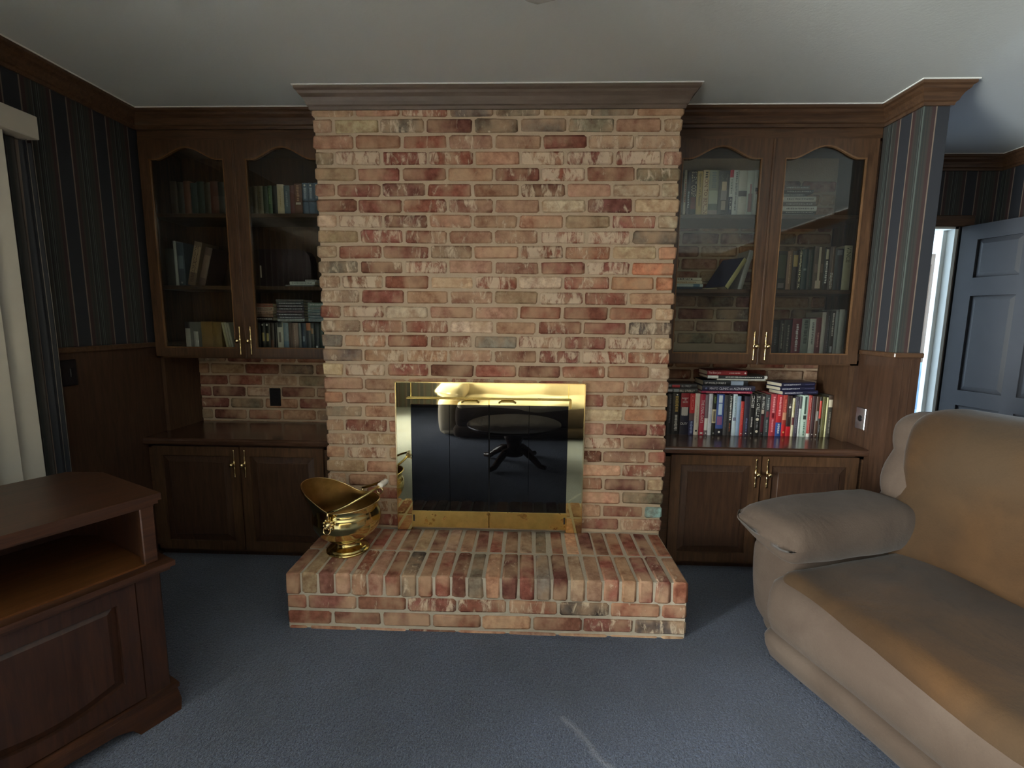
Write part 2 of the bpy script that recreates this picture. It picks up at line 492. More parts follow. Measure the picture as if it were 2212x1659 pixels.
# crown moulding, mitred sweep along a plan path (moulding grows to the left of travel)
CROWN = [(0.0, 2.349), (0.010, 2.349), (0.013, 2.362), (0.020, 2.367), (0.024, 2.38), (0.033, 2.396), (0.046, 2.408), (0.050, 2.418), (0.060, 2.424), (0.0613, 2.44), (0.0, 2.44)]
BEAD = [(0.058, 2.436), (0.067, 2.436), (0.067, 2.4402), (0.058, 2.4402)]
def sweep(path, prof):
    m = MB(); P = [Vector(p) for p in path]; n = len(P); k = len(prof); vs = []
    for i in range(n):
        ns = []
        if i > 0: d = (P[i]-P[i-1]).normalized(); ns.append(Vector((-d.y, d.x)))
        if i < n-1: d = (P[i+1]-P[i]).normalized(); ns.append(Vector((-d.y, d.x)))
        if len(ns) == 2:
            b = (ns[0]+ns[1]).normalized(); nn = b / b.dot(ns[0])
        else: nn = ns[0]
        for o, z in prof:
            vs.append((P[i].x + nn.x*o, P[i].y + nn.y*o, z))
    fs = []
    for i in range(n-1):
        for j in range(k):
            j2 = (j+1) % k
            fs.append((i*k+j, i*k+j2, (i+1)*k+j2, (i+1)*k+j))
    fs.append(tuple(range(k))); fs.append(tuple((n-1)*k+j for j in range(k-1, -1, -1)))
    return m.add(vs, fs)
def crown(name, path, mat='crown_wood'):
    o = struct(sweep(path, CROWN).build(name, mat))
    sweep(path, BEAD).build('caulk_bead', 'caulk', o)
    return o
crown('trim_1', [(CW, YC), (CW, 0.0), (-CW, 0.0), (-CW, YC)])
crown('trim_2', [(-CW, YC), (XL, YC)], 'wood_x')
crown('trim_3', [(XR, YC), (CW, YC)], 'wood_x')
crown('trim_4', [(XL, YC), (XL, YREAR)], 'wood_x')
crown('trim_5', [(XST, YFAR), (XST, YST), (XR, YST), (XR, YC)], 'wood_x')
crown('trim_6', [(XSIDE, YREAR), (XSIDE, YFAR), (XST, YFAR)], 'wood_x')

# ================================================================ BRICKS
PAL = {'R': (160, 102, 84), 'D': (138, 92, 78), 'P': (188, 146, 120), 'T': (186, 158, 130), 'C': (226, 204, 170),
       'G': (146, 134, 116), 'O': (206, 142, 108), 'o': (226, 178, 144), 'B': (96, 88, 84), 'Z': (178, 216, 208)}
def brick_color(code):
    if code == 'c': base, al = PAL['R'], 0.95
    elif code == 'r': base, al = PAL['R'], 0.7
    elif code == 'B': base, al = PAL['B'], 0.8
    elif code in 'OoZ': base, al = PAL[code], 0.12
    elif code in 'C': base, al = PAL[code], 0.5
    else: base, al = PAL[code], R.uniform(0.35, 0.78)
    j = R.uniform(0.9, 1.08)
    return (lin(min(255, base[0]*j)), lin(min(255, base[1]*j*R.uniform(.97, 1.03))), lin(min(255, base[2]*j*R.uniform(.95, 1.05))), al)
BM = {}
def brick_mesh(sx, sy, sz, var, ch=0.007):
    key = (round(sx, 3), round(sy, 3), round(sz, 3), var, ch)
    if key not in BM:
        rr = random.Random(hash(key) % 99991)
        vs, fs = chamfer_box((sx/2, sy/2, sz/2), (ch*rr.uniform(.9, 1.7), ch*rr.uniform(.6, 1.1), ch*rr.uniform(.8, 1.4)))
        vs = [(x + rr.uniform(-.0028, .0028), y + rr.uniform(-.0015, .0015), z + rr.uniform(-.0022, .0022)) for x, y, z in vs]
        me = bpy.data.meshes.new('brick'); me.from_pydata(vs, [], fs)
        bm = bmesh.new(); bm.from_mesh(me); bmesh.ops.recalc_face_normals(bm, faces=bm.faces); bm.to_mesh(me); bm.free()
        me.polygons.foreach_set('use_smooth', [i >= 6 for i in range(len(fs))])
        me.materials.append(MAT['brick']); BM[key] = me
    return BM[key]
def brick(parent, size, loc, code, ch=0.007, tilt=0.006, wash=1.0):
    o = bpy.data.objects.new('brick', brick_mesh(*size, R.randrange(5), ch)); COL.objects.link(o)
    o.parent = parent; o.location = Vector(loc) - ORG[parent]
    o.rotation_euler = (R.uniform(-tilt, tilt), R.uniform(-tilt, tilt), R.uniform(-tilt, tilt)*0.6)
    c = brick_color(code); o.color = (c[0], c[1], c[2], c[3]*wash)
    return o

fire = thing('brick_fireplace', 'tall red and cream brick fireplace with a raised brick hearth between two cabinets', 'fireplace', (0, 0, 0))
breast = MB().box(-CW+0.008, CW-0.008, 0.007, YBK, ZH-0.1, 2.43).build('chimney_breast', 'mortar', fire)
breast['label'] = 'mottled brick chimney breast with tan mortar'
ROWS = ["TPRGGTGP", "TCGDGGGPT", "PRRPPRTT", "GcrRPcccP", "TRRPRcDG", "PRDRPDPCC", "DRRPPCDC", "CcDPPPTRC", "TRRPPccG", "TRRTPcRCO",
        "GDcPPRcO", "TcRCcCrOO", "TRPPTcrP", "RcCPPRRRC", "TRrCPRRB", "GPRDGcrcC", "GPPPDrcr", "CcRDRDRRC", "PPPRPRPP", "OPR---RPT",
        "GP----CO", "PrP---PRr", "TT----cD", "ocP---DDR", "TP----or", "PPP---RDC", "TR----oG", "PPT---PDZ", "TR----DP"]
PER = 2*CW/7.85; JT = 0.0135
for k, row in enumerate(ROWS):
    n = len(row); zb = ZH + (28-k)*CRS
    first = (0.9 if n == 8 else 0.45)*PER
    edges = [-CW] + [-CW + first + i*PER + R.uniform(-.006, .006) for i in range(n-1)] + [CW]
    for i, code in enumerate(row):
        if code == '-': continue
        x0, x1 = edges[i], edges[i+1]
        a = x0 + (JT/2 if i else R.uniform(-.007, .002)); b = x1 - (JT/2 if i < n-1 else R.uniform(-.007, .002))
        if k >= 19 and i in (1, n-2) and n == 8: pass
        hh = CRS - JT + R.uniform(-.002, .002)
        dep = 0.2 if i in (0, n-1) else 0.06
        ln = round((b-a)/0.006)*0.006
        yy = dep/2 + R.uniform(-.004, .0025)
        brick(breast, (ln, dep, round(hh, 3)), ((a+b)/2, yy, zb + JT/2 + hh/2 + R.uniform(-.0015, .0015)), code)

# hearth
HL, HR, YH = -0.885, 0.871, -0.49
hearth = MB().box(HL+0.008, HR-0.008, YH+0.008, 0.02, 0.0, ZH-0.006).build('hearth', 'mortar_grey', fire)
hearth['label'] = 'raised brick hearth with rowlock edge and grey mortar'
NR = 24; pit = (HR-HL)/NR
front = "DTDPcPRBRRDGPDRGDTPRPRDr"; back = "RTPRRRDTDTPDRDTGRoDDRRDR"
for i in range(NR):
    xc = HL + pit*(i+0.5)
    wv = pit - 0.0095 + R.uniform(-.002, .002)
    brick(hearth, (round(wv, 3), 0.222, 0.1), (xc, YH + 0.111 + R.uniform(-.003, .003), ZH-0.05 + R.uniform(-.002, .002)), front[i], 0.0075, 0.008, 0.72)
    brick(hearth, (round(wv, 3), 0.236, 0.1), (xc + R.uniform(-.003, .003), YH + 0.236 + 0.121, ZH-0.052 + R.uniform(-.002, .002)), back[i], 0.006, 0.006, 0.6)
def hearth_course(z0, z1, cuts, codes):
    for i, code in enumerate(codes):
        a, b = cuts[i]+0.0065, cuts[i+1]-0.0065
        ln = round((b-a)/0.006)*0.006
        dep = 0.2 if i in (0, len(codes)-1) else 0.08
        brick(hearth, (ln, dep, round(z1-z0-0.0125, 3)), ((a+b)/2, YH + dep/2 + R.uniform(-.002, .003), (z0+z1)/2), code, wash=0.8)
zt = ZH - 0.1
L8 = 0.2205
ca = [HL] + [HL + 0.098 + L8*i for i in range(8)] + [HR]
cb = [HL] + [HL + 0.205 + L8*i for i in range(7)] + [HR]
hearth_course(zt-CRS, zt, ca, "RDDccRBRR")
hearth_course(zt-2*CRS, zt-CRS, cb, "RDDRPDDB")
hearth_course(zt-3*CRS, zt-2*CRS, ca, "RPPDPPPPT")
# brick facing of the back wall behind both cabinets
for xa, xb in ((XL+0.02, -CW-0.0), (CW+0.0, XR-0.02)):
    for k in range(21):
        zb = 0.64 + k*CRS
        if 1.15 < zb < 1.17 or (xa < 0 and zb > 1.17): continue
        off = (0.35 if k % 2 else 0.85)*PER
        e = [xa] + [xa + off + i*PER for i in range(8) if xa + off + i*PER < xb-0.05] + [xb]
        for i in range(len(e)-1):
            ln = round((e[i+1]-e[i]-JT)/0.006)*0.006
            hh = CRS-JT
            brick(wall_back, (ln, 0.05, round(hh, 3)), ((e[i]+e[i+1])/2, YBK + 0.016, zb+CRS/2), R.choice("RDDPTDPRTG"), wash=0.7)

# ================================================================ FIRE SCREEN
FX0, FX1, FZ0, FZ1, FY = -0.502, 0.459, ZH+0.004, 1.05, -0.04
scr = thing('fireplace_screen', 'brass framed fireplace screen with dark glass folding doors on the hearth', 'fire screen', (-0.02, FY, ZH))
GX0, GX1, GZ0, GZ1 = -0.421, 0.376, 0.376, 0.937
m = MB()
m.box(FX0, GX0, FY, 0.0, FZ0, FZ1, 0.002); m.box(GX1, FX1, FY, 0.0, FZ0, FZ1, 0.002); m.box(GX0, GX1, FY, 0.0, GZ1, FZ1, 0.002)
m.build('frame', 'brass', scr)
e = MB()
t_ = 0.004
e.box(FX0-0.001, FX0+t_, FY-0.003, FY+.001, FZ0, FZ1); e.box(FX1-t_, FX1+0.001, FY-0.003, FY+.001, FZ0, FZ1); e.box(FX0, FX1, FY-0.003, FY+.001, FZ1-t_, FZ1+0.001)
e.build('frame_edge', 'brass_pull', scr)
MB().box(GX0-0.005, GX1+0.005, FY-0.001, 0.0, FZ0+0.03, GZ0-0.082+0.08, 0.001).build('sill', 'brass_rail', scr)
mid = (GX0+GX1)/2
for s, (a, b) in enumerate(((GX0-0.004, mid-0.0015), (mid+0.0015, GX1+0.004))):
    d = MB().box(a, b, FY-0.014, FY-0.002, GZ1, GZ1+0.03, 0.002).build('door', 'brass', scr)
    MB().box(a, b, FY-0.014, FY-0.001, FZ0+0.022, GZ0, 0.002).build('bottom_rail', 'brass_rail', d)
    h = (a+b)/2 + (0.0 if s == 0 else 0.0)
    q = (a+b)/2
    MB().box(a+0.002, q-0.0012, FY-0.008, FY-0.003, GZ0-0.004, GZ1+0.004).build('pane', 'smoked_glass', d)
    MB().box(q+0.0012, b-0.002, FY-0.0072, FY-0.0022, GZ0-0.004, GZ1+0.004).build('pane', 'smoked_glass', d)
    hx = (-0.158, -0.074) if s == 0 else (0.028, 0.111)
    hz = GZ1+0.017; hy = FY-0.026
    MB().tube([(hx[0], FY-0.012, hz), (hx[0], hy, hz-0.001), (hx[0]+0.012, hy-0.003, hz+0.005), (hx[1]-0.012, hy-0.003, hz+0.005), (hx[1], hy, hz-0.001), (hx[1], FY-0.012, hz)], 0.0036, 8).build('pull', 'brass_rail', d)
    px = a+0.012 if s == 0 else b-0.012
    MB().box(px-0.004, px+0.004, FY-0.016, FY-0.012, FZ0+0.055, FZ0+0.09).build('pivot', 'black_plastic', d)
MB().box(GX0-0.02, GX1+0.014, FY-0.019, FY-0.0, GZ1+0.029, GZ1+0.036, 0.002).box(GX1+0.007, GX1+0.014, FY-0.018, FY, GZ1-0.01, GZ1+0.03).build('drip_lip', 'brass_rail', scr)
MB().box(GX1-0.001, GX1+0.004, FY-0.012, FY, GZ0, GZ1).build('side_trim', 'brass', scr)
MB().box(GX0-0.004, GX0+0.001, FY-0.012, FY, GZ0, GZ1).build('side_trim', 'brass', scr)
MB().box(GX0, GX1, FY+0.002, 0.0, FZ0+0.02, GZ1).build('firebox_liner', 'dark_void', scr)

# ================================================================ COAL SCUTTLE
scu = thing('coal_scuttle', 'polished brass helmet coal scuttle with lion head mount standing on the brick hearth', 'coal scuttle', (-0.685, -0.262, ZH), math.radians(-8))
def rim(phi):
    c = math.cos(phi)
    sp = max(0.0, -c); bk = max(0.0, c)
    r = 0.148 + 0.064*sp**2.8 + 0.006*bk
    h = 0.238 + 0.090*sp**1.35 + 0.012*bk**2
    return r, h
prof = [(0.0, 0.056), (0.03, 0.057), (0.07, 0.063), (0.105, 0.078), (0.135, 0.103), (0.153, 0.135), (0.1585, 0.165), (0.1545, 0.195)]
def body(inset):
    def fn(u, v):
        phi = 2*math.pi*u; N = len(prof)-1
        if v < 0.7:
            t = v/0.7*N; i = min(int(t), N-1); k = t-i
            r = prof[i][0]*(1-k)+prof[i+1][0]*k; z = prof[i][1]*(1-k)+prof[i+1][1]*k
        else:
            k = (v-0.7)/0.3; rr, hh = rim(phi)
            kk = k*k*(3-2*k)
            r = 0.1545 + (rr-0.1545)*kk - 0.007*math.sin(math.pi*k)*(1-max(0, -math.cos(phi))); z = 0.195 + (hh-0.195)*k
        r = max(0.0, r-inset)
        return (r*math.cos(phi), r*math.sin(phi), z + inset*0.3)
    return fn
MB().grid(body(0), 56, 36, True).build('bowl', 'brass_scuttle', scu, world=False)
MB().grid(body(0.003), 56, 36, True).build('lining', 'brass_inside', scu, world=False)
rp = [(rim(2*math.pi*k/72)[0]*math.cos(2*math.pi*k/72), rim(2*math.pi*k/72)[0]*math.sin(2*math.pi*k/72), rim(2*math.pi*k/72)[1]) for k in range(72)]
MB().tube(rp, 0.0028, 6, True).build('rim', 'brass_pull', scu, world=False)
MB().lathe([(0.096, 0.0), (0.1, 0.004), (0.1, 0.009), (0.094, 0.013), (0.09, 0.014), (0.089, 0.02), (0.08, 0.024), (0.068, 0.03), (0.06, 0.038), (0.056, 0.047), (0.058, 0.056), (0.062, 0.064)], 48).build('foot', 'brass_scuttle', scu, world=False)
# bail: leans towards the back of the bowl
HP = []
for k in range(25):
    a = math.pi*k/24
    s = math.sin(a)
    HP.append((0.0 + 0.185*s**0.8, -0.163*math.cos(a), 0.25 + 0.09*s))
MB().tube(HP, 0.0065, 8).build('bail', 'brass_scuttle', scu, world=False)
gp = MB(); ga = [(0.009, -0.034), (0.014, -0.03), (0.012, -0.02), (0.0155, 0.0), (0.012, 0.02), (0.014, 0.03), (0.009, 0.034)]
gp.lathe(ga, 16, Matrix.Translation((0.188, 0, 0.342)) @ Matrix.Rotation(math.radians(90), 4, 'X'))
gp.build('grip', 'porcelain', scu, world=False)
MB().tube([(0.192+0.014*math.cos(a), -0.042, 0.322+0.014*math.sin(a)) for a in [2*math.pi*i/16 for i in range(16)]], 0.003, 6, True).build('grip_ring', 'brass_pull', scu, world=False)
for sg in (-1, 1):
    m = MB(); fy = sg*0.160
    rotm = Matrix.Translation((0, fy, 0.192)) @ Matrix.Rotation(math.radians(90)*(-sg), 4, 'X')
    m.lathe([(0.0, 0.022), (0.008, 0.020), (0.015, 0.012), (0.019, 0.002), (0.02, -0.006)], 14, rotm, False)
    for k in range(9):
        a = 2*math.pi*k/9
        m.lathe([(0.0, 0.006), (0.0045, 0.004), (0.006, 0.0), (0.0045, -0.004)], 8, Matrix.Translation((0.021*math.cos(a), fy + sg*0.004, 0.194+0.021*math.sin(a))) @ Matrix.Rotation(math.radians(90)*(-sg), 4, 'X'), False)
    m.lathe([(0.0, 0.008), (0.006, 0.004), (0.007, 0.0)], 8, Matrix.Translation((0, fy + sg*0.02, 0.187)) @ Matrix.Rotation(math.radians(90)*(-sg), 4, 'X'), False)
    lion = m.build('lion_head', 'brass_pull', scu, world=False)
    MB().tube([(0.017*math.cos(a), fy + sg*(0.014-0.006*math.sin(a)), 0.172+0.019*math.sin(a)) for a in [2*math.pi*i/18 for i in range(18)]], 0.0032, 6, True).build('ring', 'brass_pull', lion, world=False)
    MB().tube([(0, fy, 0.214), (0, fy+sg*0.004, 0.232), (0, fy+sg*0.003, 0.254)], 0.0055, 8).build('hinge', 'brass_pull', lion, world=False)

# ================================================================ CABINETS
def pull(parent, x, y, zc, s=1.0):
    """turned brass spindle with a ball knob standing out from it"""
    m = MB()
    half = [(0.0012, -0.062), (0.003, -0.058), (0.0042, -0.055), (0.0022, -0.051), (0.0038, -0.047), (0.0024, -0.043), (0.0034, -0.028), (0.0044, -0.016),
            (0.0028, -0.012), (0.005, -0.008), (0.0062, 0.0), (0.005, 0.008), (0.0028, 0.012), (0.0044, 0.016), (0.0034, 0.028), (0.0024, 0.043), (0.0038, 0.047), (0.0022, 0.051), (0.0042, 0.055), (0.003, 0.058), (0.0012, 0.062)]
    m.lathe([(r_*1.3, z_*1.32) for r_, z_ in half], 10, Matrix.Translation((x, y-0.005, zc)))
    kn = [(0.0035, -0.002), (0.0035, 0.012), (0.006, 0.014), (0.0098, 0.019), (0.0112, 0.025), (0.0095, 0.031), (0.005, 0.0345), (0.0, 0.0355)]
    m.lathe([(r_*1.2, z_*1.15) for r_, z_ in kn], 14, Matrix.Translation((x, y-0.006, zc)) @ Matrix.Rotation(math.radians(90), 4, 'X'), False)
    o = m.build('handle', 'brass_pull', parent); o['label'] = 'turned brass pull with ball knob'
    return o

def upper_cabinet(xa, xb, edges, label, hinge):
    t = thing('display_cabinet', label, 'cabinet', ((xa+xb)/2, 0.4, 1.14))
    yb = YBK - 0.008
    for x0, x1 in ((xa, xa+0.02), (xb-0.02, xb)):
        MB().box(x0, x1, YC+0.022, yb, 1.145, 2.36).build('side_panel', 'wood_inner', t)
    MB().box(xa+0.02, xb-0.02, YC+0.03, yb, 1.163, 1.186).build('bottom_panel', 'wood_x', t)
    MB().box(xa+0.02, xb-0.02, YC+0.03, yb, 2.30, 2.32).build('top_panel', 'wood_inner', t)
    for z in (1.93, 1.54):
        MB().box(xa+0.02, xb-0.02, YC+0.035, yb, z-0.022, z, 0.002).build('shelf', 'wood_x', t)
    m = MB(); m.box(xa, xb, YC+0.004, YC+0.024, 2.285, 2.36)
    m.box(xa, edges[0]+0.02, YC+0.004, YC+0.024, 1.135, 2.3); m.box(edges[3]-0.02, xb, YC+0.004, YC+0.024, 1.135, 2.3)
    m.box(xa, xb, YC+0.004, YC+0.024, 1.135, 1.16)
    m.build('face_frame', 'wood_x', t)
    for d in (0, 1):
        x0, x1 = edges[2*d], edges[2*d+1]; z0, z1 = 1.145, 2.292; st = 0.054
        xi0, xi1 = x0+st, x1-st; zi0, zs, zp = z0+0.048, 2.198, 2.260
        arch = []
        NA = 22
        for k in range(NA+1):
            u = k/NA; x = xi0 + (xi1-xi0)*u
            c = abs(2*u-1)
            hgt = 0.0 if c > 0.84 else (0.5+0.5*math.cos(math.pi*c/0.84))
            arch.append((x, zs + (zp-zs)*hgt**0.85))
        inner = [(xi0, zi0)] + arch + [(xi1, zi0)]
        outer = [(x0, z0)] + [(x0 + (x1-x0)*k/NA, z1) for k in range(NA+1)] + [(x1, z0)]
        dm = MB().ring(outer, inner, 'y', YC-0.018, YC+0.002)
        dr = dm.build('door', 'wood_z', t)
        # bead around the glass
        bi = [(p + (0.007 if p < (x0+x1)/2 else -0.007)*(abs(p-(x0+x1)/2)/((x1-x0)/2)), q + (0.007 if q < 1.5 else -0.007)) for p, q in inner]
        MB().ring(inner, bi, 'y', YC-0.0205, YC-0.002).build('glazing_bead', 'wood_bead_highlight', dr)
        gz = [(p, q) for p, q in bi]
        MB().prism(gz, 'y', YC-0.009, YC-0.006).build('glass_pane', 'clear_glass', dr)
        hx = x1-0.027 if d == 0 else x0+0.027
        pull(dr, hx, YC-0.018, 1.236)
        if d == hinge:
            sx = x0-0.004 if d else x1+0.004
            MB().box(sx-0.008, sx+0.004, YC-0.024, YC-0.017, 1.135, 2.292, 0.002).build('astragal', 'wood_z', dr)
    return t
up_r = upper_cabinet(CW+0.006, XR-0.004, (0.897, 1.412, 1.419, 1.938), 'upper glass door cabinet full of books beside the brown sofa', 1)
up_l = upper_cabinet(XL+0.008, -CW-0.006, (-1.921, -1.406, -1.399, -0.897), 'upper glass door cabinet of old books beside the vertical blinds', 1)

MB().box(XL+0.03, -CW-0.028, YBK-0.02, YBK-0.009, 1.186, 2.30).build('back_panel', 'wood_inner', up_l)

def base_cabinet(xa, xb, edges, label):
    t = thing('base_cabinet', label, 'cabinet', ((xa+xb)/2, 0.3, 0.0))
    yf = 0.112
    MB().box(xa, xb, yf+0.002, YBK-0.002, 0.055, 0.668).build('body', 'wood_inner', t)
    MB().box(xa, xb, yf+0.045, YBK-0.01, 0.0, 0.06).build('plinth', 'wood_panel', t)
    m = MB(); m.box(xa, edges[0]+0.01, yf, yf+0.02, 0.04, 0.668); m.box(edges[3]-0.01, xb, yf, yf+0.02, 0.04, 0.668)
    m.box(xa, xb, yf, yf+0.02, 0.04, 0.075); m.box(xa, xb, yf, yf+0.02, 0.645, 0.668)
    m.build('face_frame', 'wood_x', t)
    for d in (0, 1):
        x0, x1 = edges[2*d], edges[2*d+1]; z0, z1 = 0.058, 0.658; st = 0.052
        o = [(x0, z0), (x1, z0), (x1, z1), (x0, z1)]
        i = [(x0+st, z0+st), (x1-st, z0+st), (x1-st, z1-st), (x0+st, z1-st)]
        dr = MB().ring(o, i, 'y', yf-0.019, yf-0.001).build('door', 'wood_z', t)
        # raised panel: sloping field
        a0, a1, b0, b1 = x0+st-0.002, x1-st+0.002, z0+st-0.002, z1-st+0.002; bv = 0.038
        vs = [(a0, yf-0.004, b0), (a1, yf-0.004, b0), (a1, yf-0.004, b1), (a0, yf-0.004, b1),
              (a0+bv, yf-0.013, b0+bv), (a1-bv, yf-0.013, b0+bv), (a1-bv, yf-0.013, b1-bv), (a0+bv, yf-0.013, b1-bv),
              (a0+bv+.003, yf-0.016, b0+bv+.003), (a1-bv-.003, yf-0.016, b0+bv+.003), (a1-bv-.003, yf-0.016, b1-bv-.003), (a0+bv+.003, yf-0.016, b1-bv-.003)]
        fs = []
        for r_ in (0, 4):
            for k in range(4):
                fs.append((r_+k, r_+(k+1) % 4, r_+4+(k+1) % 4, r_+4+k))
        fs.append((8, 9, 10, 11)); fs.append((3, 2, 1, 0))
        MB().add(vs, fs).build('raised_panel', 'wood_panel', dr)
        hx = x1-0.026 if d == 0 else x0+0.026
        pull(dr, hx, yf-0.019, 0.565)
    return t
base_cabinet(CW+0.012, XR-0.006, (0.945, 1.417, 1.425, 1.925), 'low panelled cupboard under the book counter beside the sofa')
base_cabinet(XL+0.01, -CW-0.012, (-1.905, -1.415, -1.407, -0.945), 'low panelled cupboard beside the console and the hearth')
def counter(xa, xb, label):
    pts = [(YBK-0.002, 0.668), (0.086, 0.668), (0.079, 0.672), (0.076, 0.68), (0.076, 0.692), (0.08, 0.70), (0.088, 0.705), (YBK-0.002, 0.705)]
    o = MB().prism(pts, 'x', xa, xb).build('countertop', 'wood_counter')
    return tag(o, label, 'countertop')
counter(CW+0.004, XR-0.005, 'glossy dark wooden counter carrying the long row of books')
counter(XL+0.008, -CW-0.004, 'bare dark wooden counter below the old books cabinet')
# side boards of the open niches
for xa, xb, nm in ((XR-0.03, XR-0.005, 'niche_board'), (XL+0.008, XL+0.03, 'niche_board')):
    o = MB().box(xa, xb, YC+0.03, YBK-0.002, 0.705, 1.14).build(nm, 'wood_inner')
    struct(o); o.name = 'trim_7' if xa > 0 else 'trim_8'

# outlets
def outlet(name, label, loc, sx, sz, facing, mat, hole):
    t = thing(name, label, 'outlet', loc)
    if facing == 'y':
        MB().box(-sx/2, sx/2, -0.006, 0, -sz/2, sz/2, 0.002).build('plate', mat, t, world=False)
        for dz in (-0.02, 0.02):
            MB().box(-0.014, 0.014, -0.0075, -0.004, dz-0.012, dz+0.012, 0.002).build('socket', hole, t, world=False)
    else:
        s = 1 if facing == 'x' else -1
        MB().box(min(0, s*0.007), max(0, s*0.007), -sx/2, sx/2, -sz/2, sz/2, 0.002).build('plate', mat, t, world=False)
        MB().lathe([(0.0, 0.009), (0.016, 0.0085), (0.018, 0.005), (0.018, 0.0)], 20, Matrix.Rotation(math.radians(90)*s, 4, 'Y'), False).build('socket', hole, t, world=False)
    return t
outlet('wall_outlet', 'small black outlet plate on the bricks above the bare counter', (-1.432, YBK-0.008, 0.865), 0.07, 0.115, 'y', 'black_plastic', 'black_plastic')
outlet('wall_outlet', 'shiny steel outlet plate with a black round socket beside the sofa', (XR-0.005, 0.163, 0.858), 0.072, 0.116, '-x', 'steel', 'black_plastic')
t = thing('switch_plate', 'wide black plate on the dark wainscot beside the curtain', 'switch plate', (XL+0.006, -0.32, 1.105))
MB().box(0, 0.008, -0.058, 0.058, -0.06, 0.06, 0.003).build('plate', 'black_plastic', t, world=False)
for dy in (-0.028, 0.028):
    MB().box(0.006, 0.012, dy-0.008, dy+0.008, -0.02, 0.02, 0.002).build('rocker', 'black_plastic', t, world=False)

# ================================================================ BOOKS
FONT_CACHE = {}
def text_mesh(s):
    if s not in FONT_CACHE:
        cu = bpy.data.curves.new('lettering', 'FONT'); cu.body = s; cu.size = 1.0; cu.resolution_u = 2
        ob = bpy.data.objects.new('lettering', cu); COL.objects.link(ob)
        dg = bpy.context.evaluated_depsgraph_get()
        me = bpy.data.meshes.new_from_object(ob.evaluated_get(dg))
        vs = [v.co.copy() for v in me.vertices]; fs = [tuple(p.vertices) for p in me.polygons]
        bpy.data.objects.remove(ob); bpy.data.curves.remove(cu); bpy.data.meshes.remove(me)
        x0 = min(v.x for v in vs); x1 = max(v.x for v in vs); y0 = min(v.y for v in vs); y1 = max(v.y for v in vs)
        FONT_CACHE[s] = ([((v.x-x0), (v.y-y0)) for v in vs], fs, x1-x0, y1-y0)
    return FONT_CACHE[s]

ORD = ['first', 'second', 'third', 'fourth', 'fifth', 'sixth', 'seventh', 'eighth', 'ninth', 'tenth', 'eleventh', 'twelfth', 'thirteenth', 'fourteenth',
       'fifteenth', 'sixteenth', 'seventeenth', 'eighteenth', 'nineteenth', 'twentieth'] + ['twenty-'+s for s in ('first', 'second', 'third', 'fourth', 'fifth', 'sixth', 'seventh', 'eighth', 'ninth')] + \
      ['thirtieth'] + ['thirty-'+s for s in ('first', 'second', 'third', 'fourth', 'fifth', 'sixth', 'seventh', 'eighth')]

